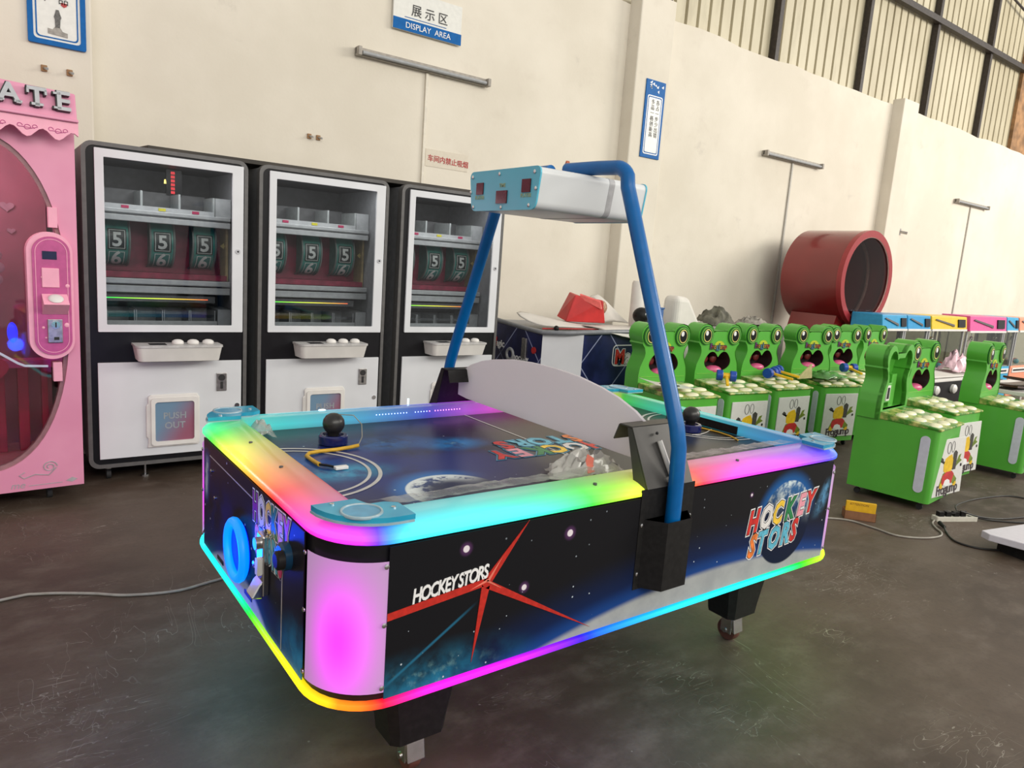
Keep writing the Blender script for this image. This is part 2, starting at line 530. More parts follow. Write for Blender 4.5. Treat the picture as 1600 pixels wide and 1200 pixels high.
# display area sign
t = thing('hanging_sign', 'white and blue sign lettered display area high on the wall', 'sign', (2.67, WY-.03, 3.205))
MB().box(0, .625, 0, .02, 0, .30).build('board', SWHITE, t, bevel=.003)
MB().box(.0, .625, -.004, 0, 0, .085).build('blue_band', SBLUE, t)
MB().box(.10, .48, -.003, 0, .100, .104).build('rule', SBLUE, t)
txt('lettering', '展 示 区', fr_y(.155, -.003, .130), .095, INK, t, extrude=.0012)
txt('lettering', 'DISPLAY  AREA', fr_y(.105, -.006, .022), .062, INKW, t, extrude=.0012)
# no-smoking line painted on the wall
t = thing('wall_notice', 'red lettered notice on a paper strip on the wall', 'notice', (3.03, WY-.004, 2.235))
MB().box(0, .42, 0, .003, -.03, .11).build('paper', paint('old_paper', (.66, .60, .50), .8, var=.03), t)
txt('lettering', '车间内禁止吸烟', frame((.02, -.002, .018), (1, 0, -.03), (0, 0, 1)), .058, INKR, t, extrude=.0008, offset=.0006)
# left framed poster
t = thing('wall_poster', 'blue framed poster with a grey statue picture at the upper left', 'poster', (.27, PY-.02, 2.53))
MB().ring(rrect(0, .295, 0, .62, .01, 3), rrect(.028, .267, .028, .592, .02, 3), 'y', 0, .018).build('frame', SBLUE, t)
MB().box(.006, .289, .006, .018, .006, .614).build('sheet', SWHITE, t)
MB().ring(rrect(.040, .255, .04, .58, .02, 3), rrect(.047, .248, .047, .573, .018, 3), 'y', .0035, .006).build('border_line', SBLUE, t)
st = MB().prism([(.10, .065), (.20, .058), (.20, .083), (.175, .088), (.165, .105), (.135, .108), (.125, .092), (.10, .095)], 'y', .003, .006)
o = st.build('statue_picture', paint('statue_grey', (.30, .28, .25), .5, var=.3), t)
MB().prism([(.138, .105), (.162, .105), (.165, .150), (.17, .165), (.162, .19), (.158, .205), (.143, .205), (.14, .19), (.132, .165), (.137, .15)], 'y', .002, .006).build('statue_figure', paint('statue_dark', (.10, .095, .09), .5, var=.5, scale=200), t)
txt('lettering', '产 品', fr_y(.085, .004, .245), .055, INK, t, extrude=.001)
MB().prism([(.17, .235), (.185, .225), (.20, .235), (.20, .25), (.17, .25)], 'y', .003, .006).build('red_mark', INKR, t)
# slim notice on the pilaster
t = thing('wall_poster', 'tall narrow blue and white notice on the pilaster beside the arch', 'poster', (5.37, PY-.012, 2.60))
MB().box(0, .275, 0, .011, 0, .745).build('board', SBLUE, t, bevel=.002)
MB().ring(rrect(.03, .245, .035, .60, .02, 3), rrect(.04, .235, .045, .59, .016, 3), 'y', -.0025, .001).build('border_line', INKW, t)
MB().prism(rrect(.05, .225, .055, .58, .014, 3), 'y', -.003, .001).build('sheet', SWHITE, t)
rr = random.Random(12)
for ci, colx in enumerate((.085, .155)):
    txt('lettering', '\n'.join(('多品一格创新高', '各占一步少出错')[ci]), fr_y(colx, -.0045, .52), .052, INK, t, extrude=.0008)
m = MB()
for k in range(9):
    a = rr.uniform(.03, .22); b = rr.uniform(.64, .72)
    m.prism([(a, b), (a+rr.uniform(.02, .04), b-rr.uniform(.005, .02)), (a+rr.uniform(.01, .04), b+rr.uniform(.01, .025))], 'y', -.002, .001)
m.build('peeling_print', INKW, t)
# ================================================================ THREE BLACK PRIZE MACHINES
def hue(h, s=1.0, v=1.0): return colorsys.hsv_to_rgb(h % 1.0, s, v)
def mat_led(name, strength, basew=.35, rough=.3):
    g = G(name); c = g.attr('led')
    g.base(g.mix(.75, (basew, basew, basew), c)); g.set(Roughness=rough)
    g.nt.links.new(c.k, g.b.inputs['Emission Color']); g.b.inputs['Emission Strength'].default_value = strength
    return g.m
GLASS = glassmat('window_glass', (.86, .88, .89), .038, .02)
def mat_reel():
    g = G('reel_strip'); x, y, z = g.xyz()
    n = g.noise(14, 3)
    c = g.mix(n.sm(.3, .7), (.03, .16, .13), (.05, .24, .20))
    g.base(c); g.set(Roughness=.35)
    return g.m
REEL = mat_reel()
REELR = paint('reel_rim', (.13, .15, .14), .4)
MAROON = paint('maroon_panel', (.20, .014, .040), .35, var=.3, scale=18)
DKGREY = paint('dark_grey_interior', (.09, .09, .095), .5, var=.15)
MIDGREY = paint('grey_interior', (.20, .205, .215), .5, var=.1)
SHELF = paint('aluminium_shelf', (.42, .43, .44), .35, .3, var=.08)
CLEARP = glassmat('clear_bin_plastic', (.72, .74, .76), .10, .05)
def mat_out():
    g = G('push_out_picture'); x, y, z = g.xyz()
    c = g.mix((x+(z-.35)*-.6).sm(.36, .58), srgb(110, 140, 165), srgb(150, 90, 110))
    g.base(c); g.set(Roughness=.3)
    return g.m
PUSHOUT = mat_out()
def make_slot():
    t = thing('prize_machine', '', 'arcade machine')
    w, d, z0, z1 = .885, .80, .095, 1.945
    # carcass
    MB().box(.012, .035, .03, d, z0+.02, z1-.02).build('side_panel', MIDGREY, t)
    MB().box(w-.035, w-.012, .03, d, z0+.02, z1-.02).build('side_panel', MIDGREY, t)
    MB().box(.035, w-.035, d-.02, d, z0+.02, z1-.02).build('back_panel', DKGREY, t)
    MB().box(.035, w-.035, .03, d-.02, z1-.06, z1-.03).build('top_panel', DKGREY, t)
    MB().box(.035, w-.035, .03, d-.02, .86, .90).build('cabinet_floor', DKGREY, t)
    MB().box(.035, w-.035, .05, d-.02, z0+.02, .14).build('base_panel', DKGREY, t)
    # front face with rounded corners, grey edge moulding
    outer = rrect(0, w, z0, z1, .055, 6); n = len(outer)
    inn = rrect(.022, w-.022, z0+.022, z1-.022, .04, 6)
    MB().ring(outer, inn, 'y', -.012, .05).build('edge_trim', GREYT, t, smooth=40)
    hole = rrect(.085, w-.05, .93, 1.88, .004, 6)
    MB().ring(inn, hole, 'y', -.004, .03).build('front_frame', BLACK, t)
    # window door
    dr = MB().ring(rrect(.062, .857, .90, 1.911, .004, 2), rrect(.107, .791, .942, 1.866, .004, 2), 'y', -.018, -.003).build('window_door', WHITE, t, bevel=.002)
    MB().box(.10, .80, -.010, -.007, .936, 1.872).build('pane', GLASS, dr)
    MB().lathe([(.015, -.022), (.015, -.017)], (.825, 0, 1.40), 'y', 16).build('lock', CHROME, dr, smooth=30)
    MB().lathe([(.006, -.024), (.006, -.021)], (.825, 0, 1.40), 'y', 10).build('keyhole', RUBBER, dr)
    # lower door
    ld = MB().box(.056, .852, -.016, -.003, .150, .722).build('lower_door', WHITE, t, bevel=.002)
    MB().lathe([(.015, -.020), (.015, -.015)], (.826, 0, .432), 'y', 16).build('lock', CHROME, ld, smooth=30)
    cm = MB().box(.70, .762, -.024, -.015, .53, .645).build('coin_slot', STEEL, ld, bevel=.004)
    MB().lathe([(.020, -.028), (.020, -.022)], (.731, 0, .615), 'y', 16).build('coin_dial', RUBBER, ld, smooth=30)
    MB().box(.724, .738, -.028, -.022, .545, .59).build('coin_return', RUBBER, ld)
    op = [(.305, .20), (.59, .20), (.60, .215), (.60, .50), (.585, .525), (.325, .525), (.31, .51), (.31, .47), (.30, .46), (.30, .27), (.31, .255), (.31, .225)]
    MB().prism(op, 'y', -.030, -.015).build('outlet_surround', WHITE2, ld, bevel=.006)
    MB().ring(rrect(.325, .59, .213, .505, .02, 4), rrect(.347, .566, .238, .480, .015, 4), 'y', -.042, -.029).build('outlet_frame', WHITE2, ld, smooth=30)
    MB().prism(rrect(.346, .567, .237, .481, .015, 4), 'y', -.033, -.0295).build('outlet_flap', PUSHOUT, ld)
    for k, (s, zz) in enumerate((('PUSH', .375), ('OUT', .315))):
        txt('lettering', s, frame((.457, -.0335, zz), (1, 0, 0), (0, 0, 1)), .055, paint('faded_white_print', (.30, .33, .36), .5), ld, extrude=.0006, offset=.001, align='CENTER')
    # control shelf
    sh = rrect(.235, .705, -.155, -.004, (.03, 0, 0, .03), 5)
    low = [(.25+(x-.235)*.94, -.004+(y+.004)*.86) for x, y in sh]
    V = [(x, y, .825) for x, y in sh] + [(x, y, .742) for x, y in low]; m = len(sh)
    cs = MB().add(V, [tuple(range(m)), tuple(range(m, 2*m))[::-1]] + [(i, (i+1) % m, m+(i+1) % m, m+i) for i in range(m)]).build('control_shelf', WHITE2, t, smooth=35)
    MB().prism(rrect(.23, .71, -.160, -.004, (.032, 0, 0, .032), 5), 'z', .825, .837).build('shelf_top', paint('shelf_top_grey', (.52, .51, .50), .35), cs, smooth=35)
    for k in range(3):
        MB().lathe([(.030, .837), (.034, .842), (.031, .856), (.018, .864), (.004, .866)], (.465+.085*k, -.085, 0), 'z', 18).build('button', WHITE2, cs, smooth=60)
    MB().box(.31, .40, -.12, -.05, .837, .839).build('display_window', BLACK, cs)
    # inside: upper bins
    MB().box(.05, w-.05, .20, .74, 1.575, 1.60).build('shelf', SHELF, t)
    MB().box(.05, w-.05, .185, .205, 1.580, 1.605).build('shelf_lip', SHELF, t, bevel=.004)
    MB().box(.05, w-.05, .19, .205, 1.535, 1.572).build('shelf_lip', SHELF, t, bevel=.004)
    bins = MB()
    for x in (.13, .33, .54, .74): bins.box(x-.006, x+.006, .215, .45, 1.60, 1.72)
    bins.build('bin_divider', paint('clear_grey_divider', (.30, .32, .32), .3), t)
    MB().box(.13, .74, .207, .213, 1.605, 1.632).build('price_rail', SHELF, t)
    for x, c in ((.24, (.35, .02, .08)), (.44, (.5, .45, .02)), (.63, (.35, .02, .08))):
        MB().box(x-.02, x+.02, .203, .208, 1.61, 1.626).build('price_tag', paint('tag_%d' % int(c[1]*100), c, .5), t)
    MB().box(.75, w-.04, .22, .5, 1.60, 1.72).build('side_box', GREYP, t)
    MB().box(.13, .74, .452, .462, 1.60, 1.73).build('bin_back', DKGREY, t)
    # reels
    MB().box(.05, w-.05, .42, .43, 1.20, 1.56).build('reel_panel', MAROON, t)
    MB().box(.05, w-.05, .27, .43, 1.20, 1.235).build('reel_ledge', MAROON, t)
    for x in (.205, .455, .70):
        r = MB(); R = .155
        pr = [(R*math.cos(a), R*math.sin(a)) for a in [2*PI*i/40 for i in range(40)]]
        V = [(x+s, .43+p[0], 1.425+p[1]) for s in (-.062, .062) for p in pr]
        r.add(V, [(i, (i+1) % 40, 40+(i+1) % 40, 40+i) for i in range(40)] + [tuple(range(40))[::-1], tuple(range(40, 80))])
        ro = r.build('reel', REEL, t, smooth=40)
        for s in (-1, 1):
            MB().torus((x+s*.068, .43, 1.425), R+.002, .006, 'x', 40, 6).build('reel_rim', REELR, ro, smooth=60)
        # number plates wrapped on the reel
        for (za, zb, ch, cz) in ((-.062, .062, '5', 0), (-.15, -.075, '6', -.1125)):
            plate = MB(); line = MB()
            def surf(u, zz, e): return (x+u, .43-math.sqrt(max(0, (R+e)**2-zz*zz)), 1.425+zz)
            N = 8
            zs = [za+(zb-za)*i/N for i in range(N+1)]
            V = [surf(u, zz, .0015) for zz in zs for u in (-.05, .05)]
            plate.add(V, [(2*i, 2*i+1, 2*i+3, 2*i+2) for i in range(N)])
            plate.build('number_plate', paint('reel_black', (.012, .018, .018), .4) if ch == '5' else paint('reel_teal', (.03, .17, .15), .4), ro)
            V = []
            for zz in zs:
                V += [surf(-.043, zz*.86 if ch == '5' else zz, .003), surf(-.039, zz*.86 if ch == '5' else zz, .003), surf(.039, zz*.86 if ch == '5' else zz, .003), surf(.043, zz*.86 if ch == '5' else zz, .003)]
            F = []
            for i in range(N): F += [(4*i, 4*i+1, 4*i+5, 4*i+4), (4*i+2, 4*i+3, 4*i+7, 4*i+6)]
            b = len(V)
            for zz in (zs[0]*.86, zs[-1]*.86):
                if ch == '6' and zz != zs[-1]*.86: continue
                zz2 = zz if ch == '5' else zs[-1]
                V += [surf(-.043, zz2-.002, .003), surf(.043, zz2-.002, .003), surf(.043, zz2+.002, .003), surf(-.043, zz2+.002, .003)]
                F.append((b, b+1, b+2, b+3)); b += 4
            rawbuild('plate_border', V, F, paint('reel_line', (.5, .53, .5), .4), ro)
            TV, TF = text_mesh(ch, .115, offset=.003, align='CENTER')
            TV = [surf(vx, max(-.149, min(.149, vz*1.0-.040+cz)), .004) for vx, vz, _ in TV]
            rawbuild('numeral', TV, TF, paint('reel_numeral', (.55, .57, .55) if ch == '5' else (.30, .42, .40), .4), ro)
    MB().prism([(.80, 1.425), (.825, 1.445), (.825, 1.43), (.845, 1.43), (.845, 1.42), (.825, 1.42), (.825, 1.405)], 'y', .30, .305).build('arrow_mark', paint('arrow_gold', (.35, .27, .08), .5), t)
    MB().box(.86-.03, .845, .28, .43, 1.20, 1.56).build('tan_strip', paint('tan_board', (.33, .25, .12), .6), t)
    # lower shelf and prize bins
    MB().box(.05, w-.05, .20, .74, 1.165, 1.185).build('shelf', SHELF, t)
    MB().box(.05, w-.05, .185, .205, 1.168, 1.20).build('shelf_lip', SHELF, t, bevel=.004)
    MB().box(.05, w-.05, .19, .205, 1.115, 1.158).build('shelf_lip', SHELF, t, bevel=.004)
    led = MB(); cols = []
    for i in range(25):
        x = .13+i*.024
        for (yy, zz) in ((.22, 1.077), (.22, 1.083)):
            led.v.append((x, yy, zz)); 
        c = hue(.36-.36*i/25 if i else .36, .95); cols += [c, c]
    led.f = [(2*i, 2*i+2, 2*i+3, 2*i+1) for i in range(24)]; led.c = cols
    LEDM.append(led)
    led.build('light_strip', LEDSTRIP, t)
    MB().box(.11, .75, .221, .235, 1.06, 1.10).build('strip_holder', DKGREY, t)
    for k in range(4):
        x = .135+k*.155
        b = MB()
        b.box(x, x+.006, .215, .42, .90, 1.01).box(x+.145, x+.151, .215, .42, .90, 1.01).box(x, x+.15, .42, .428, .90, 1.01)
        bo = b.build('prize_bin', paint('bin_grey', (.24, .25, .26), .4), t)
        MB().box(x+.008, x+.143, .213, .217, .965, .985).build('bin_front', CLEARP, bo)
        MB().box(x+.05, x+.09, .209, .214, .915, .930).build('price_tag', BLACK if k != 2 else REEL, bo)
    MB().box(.12, .76, .206, .2095, .902, .945).build('price_rail', SHELF, t)
    MB().box(.765, w-.04, .21, .5, .90, 1.02).build('side_box', GREYP, t)
    MB().box(.05, w-.05, .50, .51, .90, 1.16).build('bin_back', DKGREY, t)
    la = bpy.data.lights.new('cabinet_fill', 'AREA'); la.energy = 2.6; la.shape = 'RECTANGLE'; la.size = .70; la.size_y = .04; la.color = (1, .97, .95)  # added area light, brightens the shelves and reels behind the glass
    lo = bpy.data.objects.new('cabinet_fill', la); COL.objects.link(lo); lo.parent = t; lo.location = (w/2, .07, 1.875); lo.rotation_euler = (math.radians(14), 0, 0)
    # castors
    for x in (.11, w-.11):
        for y in (.10, d-.10):
            c = MB().cyl((x, y, z0+.03), (x, y, .062), .018).build('castor_stem', STEEL, t)
            MB().lathe([(.032, -.012), (.032, .012)], (x, y, .032), 'x', 18).build('wheel', RUBBER, c, smooth=40)
    for y in (.07, d-.07):
        MB().lathe([(.022, .0), (.022, .012), (.007, .014), (.007, z0+.03)], (.305, y, 0), 'z', 12).build('levelling_foot', STEEL, t, smooth=30)
    return t
LEDM = []
LEDSTRIP = mat_led('rainbow_led_strip', 1.0, .2)
slot = make_slot()
slabs = ['black prize machine nearest the pink machine, red digits behind its glass',
         'black prize machine in the middle of the three against the wall',
         'black prize machine partly behind the blue arch post']
for i, x in enumerate((.452, 1.405, 2.389)):
    o = slot if i == 0 else copy_tree(slot)
    o.location = (x, 4.65, 0); o['label'] = slabs[i]; o['group'] = 'prize machines along the wall'
    o['category'] = 'arcade machine'
# red digits lit in the first machine
REDLED = glow('red_led_digits', (1, .05, .06), 1.4)
for k in range(6):
    txt('led_digit', '88', frame((.535, .44, 1.852-k*.024), (1, 0, 0), (0, 0, 1)), .024, REDLED, slot, offset=.0003)
MB().box(.51, .60, .445, .47, 1.72, 1.88).build('display_board', BLACK, slot)
MB().cyl((.50, .43, 1.79), (.50, .43, 1.815), .007, .004).build('lit_lamp', glow('amber_lamp', (1, .7, .15), 3), slot)
# dark board lying on the machine tops
o = MB().box(.72, 3.05, 4.72, 5.3, 1.917, 1.937)
o = MB().hexa([(.80, 4.74, 1.947), (3.28, 4.70, 1.947), (3.28, 5.30, 1.947), (.72, 5.3, 1.947), (.80, 4.74, 1.972), (3.28, 4.70, 1.972), (3.28, 5.30, 1.972), (.72, 5.3, 1.972)]).build('flat_board', paint('dark_board', (.035, .028, .020), .6, var=.3, scale=5))
tag(o, 'dark brown board lying flat across the tops of the prize machines', 'board')
# ================================================================ PINK CLAW MACHINE (left edge)
def mat_pink():
    g = G('pink_lacquer'); n = g.noise(3, 3)
    g.base(g.mix(n.sm(.3, .7), srgb(218, 140, 170), srgb(226, 152, 180))); g.set(Roughness=.35)
    return g.m
PINK = mat_pink()
PINKL = paint('light_pink', srgb(240, 168, 190), .35, var=.03)
PINKD = paint('rose_panel', srgb(190, 85, 140), .3, var=.08)
ROSE = paint('deep_rose_interior', srgb(165, 42, 78), .45, var=.25, scale=6)
ROSE2 = paint('rose_interior_wall', srgb(150, 98, 112), .5, var=.15, scale=4)
SILV = paint('silver_letter', (.42, .43, .45), .35, .2, var=.05)
PXR = .398
p = thing('claw_machine', 'tall pink claw machine with silver letters at the left edge', 'arcade machine', (PXR, 4.35, 0), math.radians(4))
# local: x from -.98 to 0, y 0 (front) to .85
L = -.98; z0, z1 = .105, 2.16
cx, cz, ea, eb = -.45, 1.055, .405, .84
N = 64
inner = [(cx+ea*math.copysign(abs(math.cos(a))**.85, math.cos(a)), cz+eb*math.copysign(abs(math.sin(a))**.85, math.sin(a))) for a in [2*PI*i/N for i in range(N)]]
def rayrect(px, pz, x0, x1, y0, y1):
    dx, dz = px-cx, pz-cz
    s = min([((x1-cx) if dx > 0 else (x0-cx))/dx if abs(dx) > 1e-9 else 1e9, ((y1-cz) if dz > 0 else (y0-cz))/dz if abs(dz) > 1e-9 else 1e9])
    return (cx+dx*s, cz+dz*s)
zt = 1.995
outer = [rayrect(a, b, L, 0, z0, zt) for a, b in inner]
# pull nearest samples onto the rectangle's corners
for (qx, qz) in ((L, z0), (0, z0), (0, zt), (L, zt)):
    k = min(range(N), key=lambda i: (outer[i][0]-qx)**2+(outer[i][1]-qz)**2); outer[k] = (qx, qz)
MB().ring(outer, inner, 'y', 0, .05).build('front_panel', PINK, p, smooth=30)
out2 = [(cx+(a-cx)*1.0, cz+(b-cz)*1.0) for a, b in inner]
in2 = [(cx+(a-cx)*.955, cz+(b-cz)*.975) for a, b in inner]
MB().ring(out2, in2, 'y', .012, .045).build('window_rim', paint('rim_rose_grey', srgb(150, 110, 115), .3), p, smooth=30)
MB().prism(in2, 'y', .026, .030).build('pane', glassmat('pink_glass', (.86, .76, .80), .08, .03), p)
MB().box(-.025, 0, .05, .85, z0, zt).build('side_panel', PINK, p)
MB().box(L, L+.025, .05, .85, z0, zt).build('side_panel', PINK, p)
MB().box(L, 0, .83, .85, z0, zt).build('back_panel', ROSE2, p)
MB().box(L+.03, -.03, .05, .83, .20, .23).build('cabinet_floor', paint('pale_floor_pink', srgb(180, 130, 130), .5), p)
MB().box(L+.03, -.03, .05, .83, 1.93, 1.95).build('cabinet_roof', ROSE, p)
# header box, letters
MB().hexa([(L, -.10, 1.985), (.0, -.10, 1.985), (.0, .5, 1.985), (L, .5, 1.985), (L, -.06, 2.15), (.0, -.06, 2.115), (.0, .5, 2.115), (L, .5, 2.15)]).build('header', PINK, p, bevel=.006)
MB().box(L, .004, -.112, -.09, 1.975, 1.99).build('header_ledge', PINK, p, bevel=.004)
LETB = paint('letter_side_black', (.015, .015, .016), .5)
for ch, x in (('T', -.41), ('E', -.062), ('A', -.278), ('T', -.168)):
    if x == -.41: continue
    Mx = frame((x, -.102, 2.022), (1, 0, 0), (0, .24, 1))
    V, F = text_mesh(ch, .128, extrude=.012, offset=.0042, align='CENTER')
    # slab serifs
    mb = MB().add(V, F)
    if ch == 'T': mb.box(-.026, .026, -.0, .014, -.012, .012).box(-.042, -.030, .055, .085, -.012, .012).box(.030, .042, .055, .085, -.012, .012)
    if ch == 'E': mb.box(-.042, -.01, 0, .012, -.012, .012).box(-.042, -.01, .07, .083, -.012, .012)
    if ch == 'A': mb.box(-.052, -.018, 0, .012, -.012, .012).box(.018, .052, 0, .012, -.012, .012)
    mb.xf(Mx); lo = mb.build('letter', LETB, p)
    V, F = text_mesh(ch, .128, extrude=.002, offset=.0030, align='CENTER')
    mb = MB().add(V, F)
    if ch == 'T': mb.box(-.024, .024, .001, .013, -.002, .002).box(-.041, -.031, .057, .08, -.002, .002).box(.031, .041, .057, .08, -.002, .002)
    if ch == 'E': mb.box(-.040, -.01, .001, .011, -.002, .002).box(-.040, -.01, .071, .082, -.002, .002)
    if ch == 'A': mb.box(-.050, -.019, .001, .011, -.002, .002).box(.019, .050, .001, .011, -.002, .002)
    mb.xf(frame((x+.004, -.116, 2.024), (1, 0, 0), (0, .24, 1))); mb.build('letter_face', SILV, lo)
# scalloped valance, standing proud so that it throws a shadow
pts = [(L, 1.98)]
M = 60
low = []
for i in range(M+1):
    x = L+(.98+.004)*i/M
    ph = (x+.02)/.125
    low.append((x, 1.903+.022*math.cos(2*PI*ph)))
MB().prism([(.004, 1.978), (L, 1.978)] + low, 'y', -.095, -.075).build('scalloped_valance', PINKL, p)
for k in range(8):
    x0 = -.02-.125*k-.0625+.0
    sc = MB()
    for q_, (dx, r) in enumerate(((-.030, .012), (0, .016), (.030, .012))):
        V = []
        for i in range(14):
            a = i/13*1.6*PI; rr_ = r*(1-.55*i/13)
            V.append((x0+dx+rr_*math.cos(a), -.0955, 1.921+.006*abs(q_-1)+rr_*math.sin(a)))
        if q_: V = [scV[-1]] + V
        sc.tube(V, .0018, 5); scV = V
    if x0 < -.05: sc.build('scroll_print', PINKD, p)
# pill-shaped control panel
px0, px1, pz0, pz1 = -.225, -.028, .80, 1.44
MB().prism(rrect(px0, px1, pz0, pz1, .098, 10), 'y', -.035, .035).build('panel_surround', PINKL, p, smooth=40)
pn = MB().prism(rrect(px0+.022, px1-.012, pz0+.022, pz1-.022, .08, 10), 'y', -.042, -.030).build('control_panel', PINKD, p, smooth=40)
a = rrect(px0+.034, px1-.024, pz0+.034, pz1-.034, .068, 10); b = rrect(px0+.037, px1-.027, pz0+.037, pz1-.037, .065, 10)
MB().ring(a, b, 'y', -.0435, -.041).build('outline_print', PINKL, pn)
MB().box(-.160, -.098, -.045, -.038, 1.305, 1.345).build('display', paint('navy_display', (.01, .015, .06), .15), pn)
MB().box(-.165, -.090, -.048, -.038, 1.165, 1.262).build('bill_plate', PINKL, pn, bevel=.003)
MB().hexa([(-.168, -.045, 1.03), (-.058, -.045, 1.03), (-.058, -.038, 1.03), (-.168, -.038, 1.03), (-.168, -.115, 1.085), (-.058, -.115, 1.085), (-.058, -.038, 1.135), (-.168, -.038, 1.135)]).build('button_bracket', PINKL, pn)
MB().dome((0, 0, 0), .034, .034, .012).xf(frame((-.112, -.078, 1.112), (1, 0, 0), (0, .84, .54))).build('button', WHITE2, pn, smooth=60)
cp = MB().box(-.148, -.083, -.052, -.038, .885, 1.005).build('coin_slot', STEEL, pn, bevel=.003)
MB().lathe([(.020, -.057), (.020, -.050)], (-.113, 0, .977), 'y', 16).build('coin_dial', CHROME, pn, smooth=30)
MB().box(-.116, -.110, -.059, -.05, .965, .99).build('coin_gap', RUBBER, pn)
MB().box(-.122, -.100, -.055, -.05, .90, .915).build('coin_return', RUBBER, pn)
for (x, z, r) in ((-.063, .975, .012), (-.055, 1.175, .010), (-.165, .962, .007), (-.155, .91, .005), (-.165, 1.215, .005)):
    MB().dome((x, -.042, z), r, r, .003, 10, 3, '-y').build('heart_print', PINKL, pn)
for z in (1.512, .728): MB().box(-.125, -.085, -.012, .02, z-.05, z+.05).build('hinge_tab', PINKL, p, bevel=.002)
# inside: roses, posts, blue lamp, hanging cloth, oval mirror
MB().prism(ell(-.285, .925, .022, .052, 20), 'y', .06, .08).build('blue_lamp', glow('blue_lamp', (.02, .03, 1.0), 2.2), p)
mir = MB(); mir.torus((0, 0, 0), .10, .006, 'y', 32, 8)
mir.xf(Matrix.Translation((-.42, .16, 1.245)) @ Matrix.Diagonal((.75, 1, 1.15, 1)))
PETAL = paint('pale_petal', srgb(165, 140, 150), .4)
mo = mir.build('oval_mirror', PETAL, p, smooth=60)
for k in range(14):
    a_ = 2*PI*k/14
    MB().dome((-.42+.098*math.cos(a_), .165, 1.245+.140*math.sin(a_)), .028, .028, .008, 12, 3, '-y').build('petal', PETAL, mo, smooth=60)
MB().prism(ell(-.42, 1.245, .074, .112, 24), 'y', .165, .17).build('mirror_glass', paint('mirror_glass', (.35, .30, .33), .1, .8), mo)
for x, w in ((-.12, .03), (-.22, .05), (-.33, .055), (-.46, .05)):
    MB().box(x-w/2, x+w/2, .35, .40, .23, .72).build('post', ROSE, p, bevel=.004)
MB().box(L+.05, -.06, .33, .43, .70, .74).build('rail', PINKD, p)
MB().box(L+.05, -.06, .55, .57, .23, 1.9).build('inner_wall', ROSE2, p)
for (x, z, s) in ((-.24, 1.56, .034), (-.225, 1.43, .02)):
    heart = []
    for i in range(24):
        q = 2*PI*i/24
        heart.append((x+s*math.sin(q)**3, z+s*.85*(13*math.cos(q)-5*math.cos(2*q)-2*math.cos(3*q)-math.cos(4*q))/16))
    MB().prism(heart, 'y', .54, .549).build('heart_print', PETAL, p)
MB().tube([(-.40, .05, .86), (-.34, .05, .82), (-.27, .05, .77), (-.24, .05, .755), (-.14, .05, .75)], .006, 6).build('light_strip', glow('pale_rainbow_strip', (.55, .75, .8), .9), p)
hm = []
for i in range(30):
    q = 2*PI*i/30
    hm.append((-.37+.085*math.sin(q)**3, .69+.085*(13*math.cos(q)-5*math.cos(2*q)-2*math.cos(3*q)-math.cos(4*q))/16))
MB().prism(hm, 'y', .30, .325).build('heart_ornament', ROSE, p)
pl_ = bpy.data.lights.new('cabinet_fill', 'POINT'); pl_.energy = 9; pl_.color = (1, .90, .90); pl_.shadow_soft_size = .12  # added point light, lifts the dark interior of the pink machine
plo = bpy.data.objects.new('cabinet_fill', pl_); COL.objects.link(plo); plo.parent = p; plo.location = (-.5, .22, 1.78)
# printed scroll and line at the foot
s = MB(); V = []
for i in range(40):
    a_ = i/39*3.3*PI; r_ = .034*(1-.75*i/39); V.append((-.155+r_*math.cos(a_), -.0012, .222+r_*math.sin(a_)*.9))
s.tube(V, .0028, 5)
s.tube([(-.125, -.0012, .215), (-.16, -.0012, .178), (-.22, -.0012, .188), (-.27, -.0012, .172), (-.29, -.0012, .19), (-.265, -.0012, .205)], .0028, 5)
s.build('scroll_print', paint('silver_print', (.40, .36, .38), .4), p)
MB().box(-.25, -.10, -.0015, 0, .128, .1315).build('line_print', paint('silver_print', (.4, .36, .38), .4), p)
MB().prism([(-.085, .135), (-.055, .125), (-.03, .14), (-.055, .152)], 'y', -.0015, 0).build('emblem_print', paint('silver_print', (.4, .36, .38), .4), p)
txt('lettering', 'me', frame((-.33, -.001, .122), (1, 0, 0), (0, 0, 1)), .05, paint('silver_print', (.4, .36, .38), .4), p, extrude=.0008, shear=.3)
for x in (-.14, L+.14):
    for y in (.17, .72):
        c = MB().cyl((x, y, z0+.01), (x, y, .06), .016).build('castor_stem', STEEL, p)
        MB().lathe([(.032, -.012), (.032, .012)], (x, y, .032), 'x', 18).build('wheel', RUBBER, c, smooth=40)
MB().box(L+.05, -.02, .1, .8, z0-.005, z0+.01).build('base_panel', ROSE, p)
